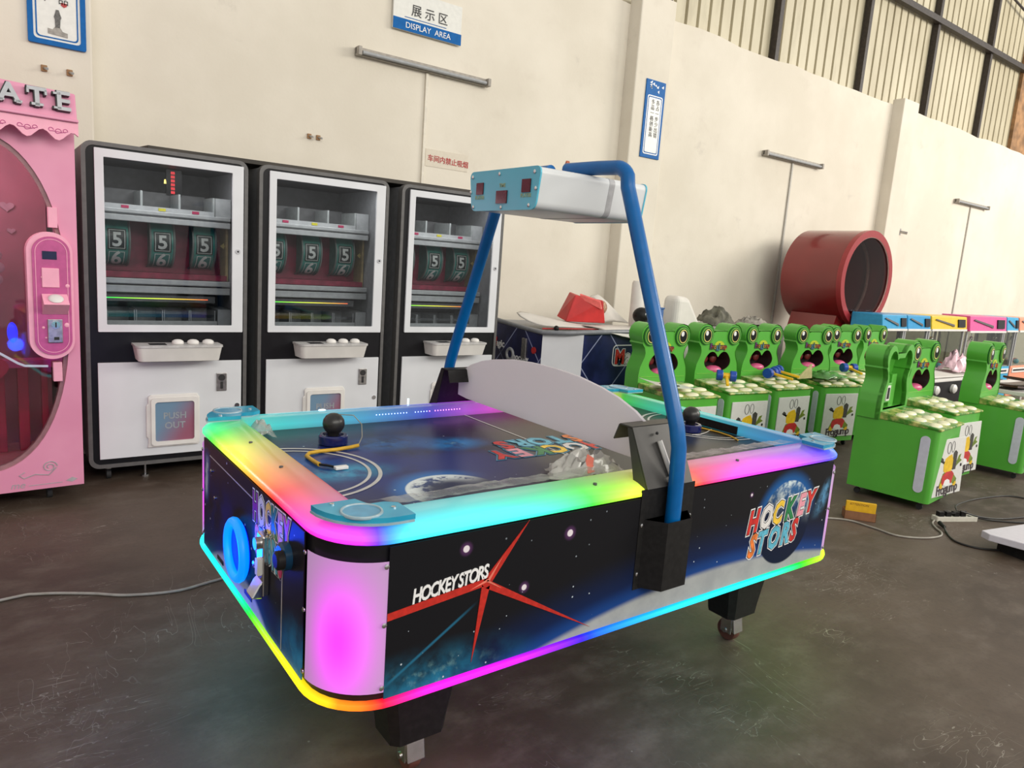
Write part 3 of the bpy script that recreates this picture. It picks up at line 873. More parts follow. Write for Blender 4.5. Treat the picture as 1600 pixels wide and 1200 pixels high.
# ================================================================ AIR HOCKEY TABLE
TX, TY = 1.667, 2.043
HX, HY, CR = 1.076, .647, .16
T = thing('air_hockey_table', 'large air hockey table with rainbow lit rails and a blue score arch', 'game table', (TX, TY, 0))
def lerpkeys(keys, t):
    if t <= keys[0][0]: return keys[0][1]
    for (a, va), (b, vb) in zip(keys, keys[1:]):
        if t <= b: return va+(vb-va)*(t-a)/(b-a)
    return keys[-1][1]
def perimeter(hx, hy, r, n=10, step=.03):
    """list of (x, y, nx, ny, side, t), counter-clockwise from the near-left tangent point"""
    out = []
    def line(p, q, nrm, side):
        d = math.dist(p, q); k = max(1, int(d/step))
        for i in range(k):
            f = i/k; out.append((p[0]+(q[0]-p[0])*f, p[1]+(q[1]-p[1])*f, nrm[0], nrm[1], side))
    def arc(c, a0, s1, s2):
        for i in range(n):
            a = math.radians(a0+90*i/n); out.append((c[0]+r*math.cos(a), c[1]+r*math.sin(a), math.cos(a), math.sin(a), s1 if i < n/2 else s2))
    line((-hx+r, -hy), (hx-r, -hy), (0, -1), 'near'); arc((hx-r, -hy+r), -90, 'near', 'right')
    line((hx, -hy+r), (hx, hy-r), (1, 0), 'right'); arc((hx-r, hy-r), 0, 'right', 'far')
    line((hx-r, hy), (-hx+r, hy), (0, 1), 'far'); arc((-hx+r, hy-r), 90, 'far', 'left')
    line((-hx, hy-r), (-hx, -hy+r), (-1, 0), 'left'); arc((-hx+r, -hy+r), 180, 'left', 'near')
    return out
TOPK = {'near': [(0, -.17), (.03, -.2), (.06, -.36), (.09, -.47), (.2, -.51), (.3, -.6), (.40, -.72), (.46, -.81), (.54, -.97), (.59, -1.02), (.66, -1.10), (.75, -1.2), (.85, -1.28), (1, -1.38)],
        'left': [(0, .46), (.10, .40), (.22, .32), (.36, .17), (.55, .06), (.75, -.02), (.9, -.10), (1, -.17)],
        'right': [(0, -.38), (.3, -.42), (.5, -.5), (.75, -.58), (1, -.72)],
        'far': [(0, .46), (.12, .50), (.28, .58), (.40, .65), (.5, .76), (.6, .88), (.75, 1.1), (1, 1.28)]}
LOWK = {'near': [(0, .06), (.04, .03), (.08, -.03), (.12, -.1), (.16, -.15), (.235, -.23), (.38, -.35), (.5, -.41), (.6, -.46), (.7, -.5), (.82, -.6), (.96, -.77), (1, -.8)],
        'left': [(0, .52), (.3, .46), (.55, .34), (.8, .17), (1, .07)],
        'right': [(0, .2), (1, .6)], 'far': [(0, .52), (1, 1.0)]}
def side_t(q):
    x, y, s = q[0], q[1], q[4]
    return {'near': (x+HX)/(2*HX), 'far': (x+HX)/(2*HX), 'left': (HY-y)/(2*HY), 'right': (y+HY)/(2*HY)}[s]
def sweep(per, prof, keys, name, m, parent, closed_prof=False, smooth=35):
    """prof: list of (inset, z, brightness, saturation)"""
    mb = MB(); k = len(prof)
    for q in per:
        h = lerpkeys(keys[q[4]], side_t(q))
        for (ins, z, br, sa) in prof:
            mb.v.append((q[0]-q[2]*ins, q[1]-q[3]*ins, z))
            c = hue(h, sa); mb.c.append((c[0]*br, c[1]*br, c[2]*br))
    n = len(per)
    for i in range(n):
        j = (i+1) % n
        for a in range(k if closed_prof else k-1):
            b = (a+1) % k
            mb.f.append((i*k+a, j*k+a, j*k+b, i*k+b))
    return mb.build(name, m, parent, smooth=smooth)
per = perimeter(HX, HY, CR)
TOPLED = mat_led('lit_acrylic_rail', .95, .30, .18)
LOWLED = mat_led('lit_edge_strip', 1.1, .12, .3)
# body
MB().prism(rrect(-HX+.008, HX-.008, -HY+.008, HY-.008, CR-.008, 8), 'z', .40, .768).build('cabinet', BLACK, T, smooth=40)
MB().ring(rrect(-HX+.008, HX-.008, -HY+.008, HY-.008, CR-.008, 8), rrect(-HX+.12, HX-.12, -HY+.12, HY-.12, .05, 8), 'z', .768, .800).build('cabinet_collar', BLACK, T, smooth=40)
sweep(per, [(.010, .790, .15, .9), (-.003, .797, .95, 1.0), (-.003, .806, 1.0, .98), (.006, .816, .85, .96), (.035, .826, .60, .92), (.075, .833, .38, .85), (.118, .838, .30, .75), (.130, .834, .30, .9), (.131, .805, .38, .95), (.131, .775, .22, .95)], TOPK, 'top_rail', TOPLED, T)
sweep(per, [(.02, .4025, .4, 1), (-.010, .4025, 1, 1), (-.012, .395, 1, 1), (-.010, .3875, 1, 1), (-.008, .387, 6, 1), (.025, .387, 6, 1), (.0255, .388, .2, 1)], LOWK, 'lower_light_strip', LOWLED, T, closed_prof=True)

# printed side panels ------------------------------------------------------
def mat_side():
    g = G('space_print_side'); x, y, z = g.xyz()
    n1 = g.noise(7, 5, .6); n2 = g.noise(22, 5, .65)
    c = g.col((.008, .008, .010))
    # navy sky falling to the planet's limb
    dx = x-.30; zl = .494-dx*dx/7.0                 # limb height
    below = (zl-z)
    c = g.mix((below*-1).sm(.17, .0)*.9, c, (.004, .018, .085))
    c = g.mix((below*-1).sm(.06, -.004)*.8, c, (.010, .060, .26))
    # nebula at lower left
    e = ((x+.82)*(x+.82)*9+(z-.415)*(z-.415)*95).sqrt()
    c = g.mix(e.sm(1.15, .0)*n1.sm(.30, .66), c, (.015, .17, .30))
    c = g.mix(e.sm(.80, .0)*n2.sm(.50, .74)*.8, c, (.22, .42, .42))
    ray = ((z-.445)-(x+.93)*.62).abs().sm(.007, .001)*(x+.93).sm(-.02, .02)*(x+.70).sm(.02, -.06)
    c = g.mix(ray*.7, c, (.02, .16, .28))
    # planet surface
    c = g.mix(below.sm(-.006, .016)*(x+.86).sm(0.0, .36), c, g.mix(n1.sm(.3, .7), (.30, .32, .33), (.38, .40, .40)))
    # small planet at the right
    px, pz, R = .66, .590, .158
    d = ((x-px)*(x-px)+(z-pz)*(z-pz)).sqrt()
    c = g.mix(d.sm(R+.05, R)*.8*(z-pz).sm(-.02, .12), c, (.01, .11, .36))
    inside = d.sm(R+.003, R-.004)
    lit = ((z-pz)+(x-px)*.25).sm(.0, .16)
    surf = g.mix(n2.sm(.42, .62), (.03, .12, .30), (.62, .72, .74))
    c = g.mix(inside, c, g.mix(lit, (.003, .008, .03), surf))
    # comet streak at the right end
    cm = ((x-.905)*.45-(z-.66)*.22).abs()
    c = g.mix(cm.sm(.022, .0)*(z-.56).sm(0, .08)*(z-.74).sm(0, -.05)*n2.sm(.3, .6), c, (.10, .28, .48))
    st = g.stars(48, .13, (1, 0, 1), .34)*z.sm(.80, .5).max(.35)*(below*-1).sm(0.0, .02)
    c = g.mix(st, c, (.45, .52, .58))
    for (sx, sz, r) in ((-.730, .747, .0105), (-.390, .730, .0115), (-.538, .603, .0095), (.435, .725, .006)):
        dd = ((x-sx)*(x-sx)+(z-sz)*(z-sz)).sqrt()
        c = g.mix(dd.sm(r*2.2, r)*.25, c, (.25, .08, .30))
        c = g.mix(dd.sm(r, r*.75), c, (.72, .66, .70))
    g.base(c); g.set(Roughness=.42)
    g.b.inputs['Specular IOR Level'].default_value = .15
    return g.m
SIDEP = mat_side()
def side_panel(s):
    V = MB().box(-.940, .940, -.003, 0, .408, .790)
    o = V.build('side_panel', SIDEP, T)
    if s < 0: o.location = (0, -HY, 0)
    else: o.location = (0, HY, 0); o.rotation_euler = (0, 0, PI)
    return o
NP = side_panel(-1); FP = side_panel(1)
def mat_end():
    g = G('space_print_end'); x, y, z = g.xyz()      # local: y along the end, +y = far
    n1 = g.noise(8, 5, .6); n2 = g.noise(26, 5, .65)
    c = g.col((.012, .010, .014))
    c = g.mix((z-.56).abs().sm(.20, 0)*(y-.33).abs().sm(.3, .0)*n1.sm(.3, .7), c, (.006, .012, .09))
    c = g.mix(z.sm(.58, .42)*.9, c, (.004, .018, .095))
    # pale planet rising at the bottom centre
    d = ((y-.08)*(y-.08)*1.2+(z+.22)*(z+.22)).sqrt()
    c = g.mix(d.sm(.76, .68)*.6, c, (.01, .07, .24))
    c = g.mix(d.sm(.715, .690), c, g.mix(n1.sm(.3, .7), (.38, .38, .40), (.46, .46, .47)))
    # comet
    cu = (y-.440)+(z-.70)*.10
    c = g.mix(cu.abs().sm(.055, .0)*(z-.57).sm(-.02, .05)*(z-.77).sm(.0, -.05)*.9, c, (.01, .06, .26))
    c = g.mix(cu.abs().sm(.032, .0)*(z-.58).sm(-.01, .05)*(z-.745).sm(.0, -.035)*n2.sm(.36, .60), c, (.42, .50, .50))
    # nebula near the corner
    e = ((y+.47)*(y+.47)*22+(z-.43)*(z-.43)*40).sqrt()
    c = g.mix(e.sm(.95, .1)*n1.sm(.25, .6), c, (.02, .24, .42))
    c = g.mix(e.sm(.55, .1)*n2.sm(.5, .72)*.7, c, (.10, .34, .42))
    st = g.stars(30, .13, (0, 1, 1), .25)
    c = g.mix(st, c, (.5, .5, .55))
    g.base(c); g.set(Roughness=.42)
    g.b.inputs['Specular IOR Level'].default_value = .15
    return g.m
ENDP = mat_end()
ep = MB().box(-.003, 0, -.480, .480, .408, .790).build('end_panel', ENDP, T); ep.location = (-HX, 0, 0)
ep2 = MB().box(-.003, 0, -.480, .480, .408, .790).build('end_panel', ENDP, T); ep2.location = (HX, 0, 0); ep2.rotation_euler = (0, 0, PI)
# curved, back-lit corner panels
def corner_panel(sx, sy, hcol):
    mb = MB(); n = 14; m = 14
    for j in range(m+1):
        z = .425+(.755-.425)*j/m
        for i in range(n+1):
            a = math.radians(5+80*i/n); r = CR+.003
            x = sx*(HX-CR+r*math.cos(a)); y = sy*(HY-CR+r*math.sin(a))
            u = (i/n-.5)*2; v = (j/m-.42)*2
            f = math.exp(-(((u+.05)/.68)**2*1.2+((v+.05)/.80)**2*.9))
            edge = .46
            pale = Vector((.52, .36, .55)); full = Vector(hcol)
            c = pale*(edge*(1-f)) + full*(1.0*f+.05)
            mb.v.append((x, y, z)); mb.c.append(tuple(c))
    for j in range(m):
        for i in range(n): mb.f.append((j*(n+1)+i, j*(n+1)+i+1, (j+1)*(n+1)+i+1, (j+1)*(n+1)+i))
    return mb.build('corner_light', CORNLED, T, smooth=60)
CORNLED = mat_led('backlit_corner_panel', 1.0, .22, .22)
for sx in (-1, 1):
    for sy in (-1, 1):
        corner_panel(sx, sy, (.95, .02, 1.0) if sx < 0 else (.75, .22, .9))
# black upright strips and screws beside the corner lights
scr = MB().lathe([(.007, 0), (.007, .003), (.003, .0045)], (0, 0, 0), 'z', 10)
def screw(M, name='screw', parent=None):
    mb = MB().lathe([(.0065, 0), (.0065, .0025), (.003, .004)], (0, 0, 0), 'z', 10).xf(M)
    return mb.build(name, CHROME, parent or T, smooth=40)
near_M = lambda x, z: frame((x, -HY-.004, z), (1, 0, 0), (0, 0, 1))
left_M = lambda y, z: frame((-HX-.004, y, z), (0, -1, 0), (0, 0, 1))
for x in (-.948, .948):
    for z in (.44, .60, .745): screw(near_M(x, z))
for y in (-.492, .492):
    for z in (.44, .60, .745): screw(left_M(y, z))

# red star burst and lettering on the near panel -----------------------------
REDP = paint('red_stripe_print', srgb(185, 40, 30), .4, var=.15, scale=60)
REDH = paint('pale_red_highlight_print', srgb(220, 120, 100), .4)
def near_print(name, pts, m, e=.0045): return MB().prism(pts, 'y', -HY-e, -HY-.002).build(name, m, T)
w2 = lambda x, z: (x-TX, z)
cxs, czs = 1.005-TX, .647
near_print('red_ray', [w2(.727, .607), w2(.727, .626), (cxs+.004, czs+.010), (cxs+.008, czs-.010)], REDP)
near_print('red_ray', [(cxs-.012, czs+.004), w2(1.130, .792), (cxs+.016, czs-.004)], REDP)
near_print('red_ray', [(cxs-.004, czs+.008), w2(1.385, .424), (cxs-.006, czs-.016)], REDP)
near_print('red_ray', [(cxs-.014, czs-.002), w2(.972, .432), (cxs+.012, czs-.006)], REDP)
near_print('ray_hub', [(cxs-.016, czs-.004), (cxs-.004, czs-.017), (cxs+.012, czs-.012), (cxs+.014, czs+.004), (cxs, czs+.008)], REDP, .0047)
near_print('ray_highlight', [(cxs-.05, czs-.012), (cxs, czs+.006), (cxs+.05, czs-.03), (cxs, czs-.001)], REDH, .005)
near_print('ray_highlight', [(cxs-.002, czs), (cxs+.045, czs+.06), (cxs+.008, czs)], REDH, .005)
txt('lettering', 'HOCKEY STORS', frame((.790-TX, -HY-.004, .636), (.21, 0, .022), (0, 0, 1)) @ Matrix.Diagonal((.72, 1.06, 1, 1)), .0485, INKW, T, extrude=.0008, shear=.28, offset=.0013, spacing=.82)
# coloured logo: outline is the part, each letter a sub-part
LC = {'r': paint('logo_red', srgb(200, 40, 35), .4, var=.2, scale=50), 'w': paint('logo_white', (.72, .70, .68), .4, var=.1),
      'y': paint('logo_yellow', srgb(235, 195, 60), .4, var=.15, scale=50), 'g': paint('logo_green', srgb(30, 125, 70), .4, var=.15, scale=50),
      'p': paint('logo_pink', srgb(225, 150, 165), .4, var=.15), 'b': paint('logo_blue', srgb(90, 175, 200), .4, var=.2, scale=50),
      'o': paint('logo_orange', srgb(225, 120, 50), .4, var=.3, scale=40), 'm': paint('logo_purple', srgb(140, 40, 150), .4, var=.2)}
def logo(rows, M, size, parent, shear, rim=INKW, squash=1.0, emboss=.0006):
    """rows: list of (word, colours, x0, y0, pitch)"""
    V0 = MB(); D0 = MB(); fills = []
    for (word, cols, x0, y0, gap) in rows:
        x = x0; y = y0
        for ch, cc in zip(word, cols):
            fv, ff = text_mesh(ch, size, extrude=emboss, shear=shear, offset=size*.042, res=2)
            ov, of = text_mesh(ch, size, extrude=emboss*.5, shear=shear, offset=size*.100, res=2)
            dv, df = text_mesh(ch, size, extrude=emboss*.7, shear=shear, offset=size*.064, res=2)
            mn = min(v[0] for v in fv); mx = max(v[0] for v in fv)
            sh = lambda L: [((v[0]-mn)*squash+x, v[1]+y, v[2]) for v in L]
            V0.add(sh(ov), of); D0.add(sh(dv), df)
            fills.append((sh(fv), ff, cc))
            x += (mx-mn)*squash + gap; 
    V0.xf(M); lo = V0.build('logo', rim, parent)
    D0.xf(M @ Matrix.Translation((0, 0, emboss*.6))); D0.build('letter_edge', INK, lo)
    for v, f, cc in fills:
        mb = MB().add(v, f).xf(M @ Matrix.Translation((0, 0, emboss*.9))); mb.build('letter', LC[cc], lo)
    return lo
logo([('HOCKEY', 'rwygpr', .0, .092, .006), ('STORS', 'obbbr', .014, .0, .006)],
     frame((2.105-TX, -HY-.004, .492), (1, 0, .075), (0, 0, 1)), .112, T, .30, squash=.72)
# left end: logo, ring light, coin box, lock -----------------------------------
logo([('HOCKEY', 'mwygpr', .0, .090, .006), ('STORS', 'obbbr', .02, .0, .006)],
     frame((-HX-.004, 1.955-TY, .604), (0, -1, .04), (0, 0, 1)), .110, T, .0, squash=.60)
BLUEL = glow('blue_ring_light', (.0, .24, 1.0), 1.1)
rg = MB().torus((-HX-.022, .020, .560), .083, .0145, 'x', 40, 10).build('ring_light', BLUEL, T, smooth=60)
RG = MB().lathe([(.080, -HX-.004), (.080, -HX-.014), (.074, -HX-.016)], (0, .020, .560), 'x', 32).build('ring_plate', glow('blue_lit_plate', (.0, .012, 1.0), .9), T, smooth=30)
bl_ = bpy.data.lights.new('ring_glow', 'POINT'); bl_.energy = 5.0; bl_.color = (.0, .05, 1.0); bl_.shadow_soft_size = .05
blo = bpy.data.objects.new('ring_glow', bl_); COL.objects.link(blo); blo.parent = T; blo.location = (-HX-.085, .020, .56)
cb = MB().box(-HX-.022, -HX-.002, -.232, -.178, .520, .690).build('coin_box', CHROME, T, bevel=.004)
MB().hexa([(-HX-.05, -.232, .520), (-HX-.05, -.178, .520), (-HX-.02, -.178, .515), (-HX-.02, -.232, .515), (-HX-.03, -.232, .555), (-HX-.03, -.178, .555), (-HX-.02, -.178, .565), (-HX-.02, -.232, .565)]).build('coin_tray', CHROME, cb, bevel=.003)
MB().lathe([(.017, -HX-.036), (.017, -HX-.02)], (0, -.205, .665), 'x', 16).build('coin_dial', STEEL, cb, smooth=30)
MB().box(-HX-.034, -HX-.02, -.225, -.205, .58, .625).build('coin_window', WHITE2, cb)
MB().lathe([(.010, -HX-.034), (.010, -HX-.02)], (0, -.19, .60), 'x', 12).build('return_button', CHROME, cb, smooth=30)
lk = MB().lathe([(.036, -HX-.003), (.036, -HX-.020), (.028, -HX-.026)], (0, -.372, .690), 'x', 28).build('lock_housing', paint('navy_lock', (.01, .05, .11), .25), T, smooth=30)
MB().lathe([(.024, -HX-.024), (.024, -HX-.040), (.018, -HX-.044)], (0, -.395, .692), 'x', 24).build('lock_dial', BLACKM, lk, smooth=30)
for (ya, za) in ((.285, .430), (-.02, .440)):
    MB().box(-HX-.006, -HX-.002, ya-.06, ya+.01, za-.007, za+.007).build('slot', BLACK if ya > 0 else paint('blue_slot', (.01, .04, .35), .3), T, bevel=.003)
lin = MB().box(-HX-.0042, -HX-.002, -.330, .40, .7445, .7475).box(-HX-.0042, -HX-.002, -.333, -.330, .415, .7475)
lin.build('hatch_outline', paint('hatch_line', (.42, .38, .36), .4), T)
screw(left_M(.375, .70)); screw(left_M(.33, .62))

# play field -------------------------------------------------------------------
def mat_field():
    g = G('space_print_field'); x, y, z = g.xyz()
    n1 = g.noise(3.2, 5, .6, off=(2, 1, 0)); n2 = g.noise(11, 6, .65); n3 = g.noise(30, 4, .6)
    c = g.mix(n1.sm(.3, .7), (.012, .011, .014), (.022, .021, .024))
    left = ((x+.62)*(x+.62)*2.2+(y+.03)*(y+.03)*3.2).sqrt()
    c = g.mix(left.sm(.95, .25)*n1.sm(.30, .55), c, (.006, .018, .15))
    for (a, b, sx, sy, col, k) in ((-.80, -.06, 5, 9, (.02, .32, .52), 1.0), (-.30, .12, 6, 9, (.01, .22, .55), 1.0), (-.52, .20, 4, 8, (.01, .11, .34), 1.0), (-.86, .10, 6, 8, (.01, .10, .36), 1.0), (.55, -.1, 3, 5, (.01, .05, .16), .8)):
        e = ((x-a)*(x-a)*sx*sx+(y-b)*(y-b)*sy*sy).sqrt()
        c = g.mix(e.sm(1.05, .0)*n2.sm(.28, .58)*k, c, col)
        c = g.mix(e.sm(.6, .0)*n3.sm(.55, .75)*.5*k, c, (.25, .42, .46))
    px, py, R = -.572, -.345, .150
    for (px, py, R) in ((-.572, -.345, .150), (.60, .30, .15)):
        d = ((x-px)*(x-px)+(y-py)*(y-py)).sqrt()
        up = ((y-py)*.9-(x-px)*.45)
        c = g.mix(d.sm(R+.07, R)*up.sm(-.02, .14), c, (.01, .13, .40))
        ins = d.sm(R+.003, R-.003)
        rim = d.sm(R*.40, R*.90)*up.sm(-.04, .10)
        surf = g.mix((n3*.6+n2*.4).sm(.46, .53).max(d.sm(R*.80, R*.95)), (.008, .045, .18), (.66, .72, .72))
        c = g.mix(ins, c, g.mix(rim, (.006, .012, .05), surf))
    st = g.stars(26, .10, (1, 1, 0), .3)*left.sm(1.1, .5).max(.2)
    c = g.mix(st, c, (.5, .6, .65))
    holes = g.vor(40, (1, 1, 0), rnd=0.0).lt(.028)
    c = g.mix(holes*.5, c, (.004, .004, .005))
    g.base(c); g.set(Roughness=.30)
    g.b.inputs['Specular IOR Level'].default_value = .28
    return g.m
FX, FY, FZ = .948, .518, .785
pf = MB().box(-FX, FX, -FY, FY, .770, FZ).build('play_field', mat_field(), T)
LINE = paint('white_field_line', (.50, .49, .47), .4, var=.08)
def ringarc(cx, cy, r, w, a0, a1, n=40):
    V = []; F = []
    for i in range(n+1):
        a = math.radians(a0+(a1-a0)*i/n)
        for q in (r-w/2, r+w/2): V.append((cx+q*math.cos(a), cy+q*math.sin(a), FZ+.0012))
    for i in range(n): F.append((2*i, 2*i+1, 2*i+3, 2*i+2))
    return V, F
for s in (-1, 1):
    for r, w in ((.268, .012), (.236, .010)):
        V, F = ringarc(s*FX, .0, r, w, -90 if s < 0 else 90, 90 if s < 0 else 270)
        rawbuild('goal_line', V, F, LINE, pf)
rawbuild('centre_line', [(-.0035, -FY, FZ+.0012), (.0035, -FY, FZ+.0012), (.0035, FY, FZ+.0012), (-.0035, FY, FZ+.0012)], [(0, 1, 2, 3)], LINE, pf)
LGB = paint('logo_pale_blue_rim', srgb(70, 140, 170), .4)
logo([('HOCKEY', 'rwygpr', .0, .108, .006), ('STORS', 'obbbr', .03, .0, .006)],
     frame((1.915-TX, 2.105-TY, FZ+.0012), (-1, .03, 0), (.18, -1, 0)), .135, T, .0, rim=LGB, squash=.86)
logo_far = None
# inner rail light dots on the far rail, goal mouth
DOT = glow('white_blue_led_dot', (.35, .45, 1.0), 3.0)
for i in range(30):
    x = -.42+i*.0135
    if i in (11, 12, 19): continue
    MB().sphere((x, .520-.004, .815), .0026, 6, 4).build('led_dot', DOT if i < 18 else glow('pink_led_dot', (1, .3, .9), 2.5), T)
for s in (-1, 1):
    MB().box(s*.944-.004, s*.944+.004, -.20, .20, .787, .822).build('goal_mouth', BLACKM, T)
# small screws on rail tops
for (x, y) in ((-1.005, .20), (-1.005, -.09), (-.25, -.585), (.42, -.585)):
    MB().lathe([(.006, .8285), (.006, .836)], (x, y, 0), 'z', 10).build('rail_screw', DKGREY, T)
MB().dome((-.62, .585, .833), .016, .010, .004).build('rail_knob', glow('bright_lens', (.7, .95, 1.0), 1.6), T)
MB().cyl((-.235, .60, .83), (-.235, .60, .855), .004).build('rail_pin', glow('bright_lens', (.7, .95, 1.0), 1.6), T)
# corner cup pads
def mat_pad():
    g = G('blue_acrylic_pad'); n = g.noise(8, 2)
    g.base(g.mix(n.sm(.3, .7), srgb(25, 150, 190), srgb(55, 172, 205))); g.set(Roughness=.18)
    g.b.inputs['Transmission Weight'].default_value = .15
    return g.m
PAD = mat_pad(); PADE = paint('clear_acrylic_edge', srgb(150, 175, 185), .15, var=.1)
for sx in (-1, 1):
    for sy in (-1, 1):
        poly = [(.010, .165), (.120, .165), (.135, .118), (.175, .118), (.205, .100), (.205, .010)]
        arc = []
        for i in range(9):
            a = math.radians(270-90*i/8); arc.append((.165+.155*math.cos(a), .165+.155*math.sin(a)))
        poly = poly + arc[:-1]
        P = [(sx*(HX-a), sy*(HY-b)) for a, b in poly]
        if sx*sy < 0: P = P[::-1]
        pad = MB().prism(P, 'z', .8435, .856).build('cup_pad', PAD, T, smooth=30)
        Pe = [(p_[0], p_[1]) for p_ in P]
        MB().prism([(sx*(HX-a*1.0+.003), sy*(HY-b+.003)) for a, b in poly] if sx*sy > 0 else [(sx*(HX-a+.003), sy*(HY-b+.003)) for a, b in poly][::-1], 'z', .838, .8435).build('pad_edge', PADE, pad, smooth=30)
        cxp, cyp = sx*(HX-.098), sy*(HY-.075)
        MB().torus((cxp, cyp, .8565), .047, .004, 'z', 28, 6).build('cup_rim', PADE, pad, smooth=60)
        MB().lathe([(.045, .856), (.045, .8572)], (cxp, cyp, 0), 'z', 28).build('cup_well', paint('pale_blue_well', srgb(80, 150, 185), .2), pad)
        for (a, b) in ((.055, .148), (.178, .07)):
            MB().lathe([(.006, .856), (.006, .859), (.003, .860)], (sx*(HX-a), sy*(HY-b), 0), 'z', 10).build('screw', CHROME, pad, smooth=40)
# legs ------------------------------------------------------------------------
for sx in (-1, 1):
    for sy in (-1, 1):
        lx, ly = sx*(.735), sy*(.425)
        a, b = .135, .09; c_, d_ = .085, .065
        top = [(-a, -b+.03), (-a+.03, -b), (a-.03, -b), (a, -b+.03), (a, b-.03), (a-.03, b), (-a+.03, b), (-a, b-.03)]
        bot = [(-c_, -d_+.02), (-c_+.02, -d_), (c_-.02, -d_), (c_, -d_+.02), (c_, d_-.02), (c_-.02, d_), (-c_+.02, d_), (-c_, d_-.02)]
        V = [(lx+x, ly+y, .125) for x, y in bot] + [(lx+x*.94, ly+y*.94, .165) for x, y in [(p_[0]*1.12, p_[1]*1.12) for p_ in bot]] + [(lx+x, ly+y, .402) for x, y in top]
        F = [tuple(range(8))[::-1], tuple(range(16, 24))]
        for k in range(2):
            for i in range(8): F.append((k*8+i, k*8+(i+1) % 8, (k+1)*8+(i+1) % 8, (k+1)*8+i))
        lg = MB().add(V, F).build('leg', BLACKM, T)
        fk = MB().box(lx-.028, lx+.028, ly-.030, ly+.030, .112, .126)
        fk.box(lx-.028, lx-.022, ly-.030, ly+.022, .035, .112).box(lx+.022, lx+.028, ly-.030, ly+.022, .035, .112)
        fk.hexa([(lx-.028, ly-.048, .045), (lx+.028, ly-.048, .045), (lx+.028, ly-.030, .05), (lx-.028, ly-.030, .05), (lx-.028, ly-.036, .112), (lx+.028, ly-.036, .112), (lx+.028, ly-.030, .112), (lx-.028, ly-.030, .112)])
        fk.build('castor_fork', CHROME, lg, bevel=.003)
        MB().lathe([(.042, -.018), (.045, -.012), (.045, .012), (.042, .018)], (lx, ly, .045), 'x', 24).build('wheel', paint('maroon_castor_tyre', (.10, .035, .025), .5), lg, smooth=40)
        MB().cyl((lx-.032, ly, .045), (lx+.032, ly, .045), .010).build('axle', STEEL, lg)

# score arch --------------------------------------------------------------------
ABLUE = paint('blue_arch_tube', srgb(0, 92, 158), .28, var=.06, spec=.35)
def arch_side(s):
    """s = -1 near side, +1 far side (mirrored)"""
    Y = lambda y: s*y          # y given as distance from the table centre line
    # lower pocket box: trapezoid section
    lo = [(-.100, .648), (.102, .648), (.052, .710), (-.056, .710)]
    pts = [(x, Y(y), .506) for x, y in lo] + [(x, Y(y), .722) for x, y in lo]
    bx = MB()
    # open-topped pocket: outer walls
    V = [(x, Y(y), z) for z in (.506, .722) for x, y in lo]
    inn = [(-.096, .652), (.098, .652), (.049, .706), (-.053, .706)]
    V += [(x, Y(y), .722) for x, y in inn] + [(x, Y(y), .60) for x, y in inn]
    F = [(0, 1, 2, 3)]
    for i in range(4):
        j = (i+1) % 4
        F += [(i, j, 4+j, 4+i), (4+i, 4+j, 8+j, 8+i), (8+i, 8+j, 12+j, 12+i)]
    F.append((12, 13, 14, 15))
    br = bx.add(V, F).build('arch_pocket', BLACKM, T)
    for (x, z) in ((-.107, .705), (-.107, .55), (.108, .705), (.108, .55)):
        M = frame((x, Y(.652), z), (1, 0, 0), (0, 0, 1)) if s < 0 else frame((x, Y(.652), z), (-1, 0, 0), (0, 0, 1))
        screw(M, 'screw', br)
    MB().box(-.118, .120, min(Y(.648), Y(.652)), max(Y(.648), Y(.652)), .50, .815).build('mount_plate', BLACKM, br)
    # leaning plate with hooked flange
    prof = [(.652, .80), (.652, .815), (.566, .985), (.515, .985), (.496, .935)]
    th = .004
    mb = MB()
    for (a, b) in zip(prof[1:], prof[2:]):
        d = Vector((b[0]-a[0], b[1]-a[1])).normalized(); nrm = Vector((-d.y, d.x))*th
        q = [(a[0], a[1]), (b[0], b[1]), (b[0]-nrm.x, b[1]-nrm.y), (a[0]-nrm.x, a[1]-nrm.y)]
        x0, x1 = -.100, .102
        mb.hexa([(x0, Y(p_[0]), p_[1]) for p_ in q] + [(x1, Y(p_[0]), p_[1]) for p_ in q])
    # side cheeks of the leaning plate
    ck = [(.650, .80), (.650, .815), (.566, .983), (.548, .983), (.585, .86), (.60, .80)]
    for x0 in (-.100, .098):
        V = [(x0, Y(y), z) for y, z in ck] + [(x0+.004, Y(y), z) for y, z in ck]; n = len(ck)
        mb.add(V, [tuple(range(n))[::-1], tuple(range(n, 2*n))] + [(i, (i+1) % n, n+(i+1) % n, n+i) for i in range(n)])
    pl = mb.build('leaning_plate', paint('lit_black_steel', (.055, .052, .048), .45, .2, var=.15, scale=9) if s < 0 else BLACKM, T)  # near plate: black steel painted greyer for the light on its slope
    if s < 0:
        MB().cyl((-.008, Y(.600), .945), (.012, Y(.645), .845), .0085, n=12).build('plastic_tube', WHITE2, pl, smooth=40)
        MB().sphere((-.012, Y(.590), .967), .005, 8, 5).build('rivet', RUBBER, pl)
    # bent tube
    path = [(.6785, .62), (.6785, .74), (.6765, .85), (.672, .94), (.656, 1.0), (.622, 1.085), (.485, 1.404), (.385, 1.640), (.352, 1.715)]
    cxy = (.300, 1.700)
    for k in range(1, 8):
        a = math.radians(24+(92-24)*k/7); path.append((.292+.066*math.cos(a), 1.712+.066*math.sin(a)))
    path += [(.20, 1.782), (.045, 1.785)]
    MB().tube([(-.002, Y(y), z) for y, z in path], .0235, 16).build('arch_tube', ABLUE, T, smooth=60)
arch_side(-1); arch_side(1)
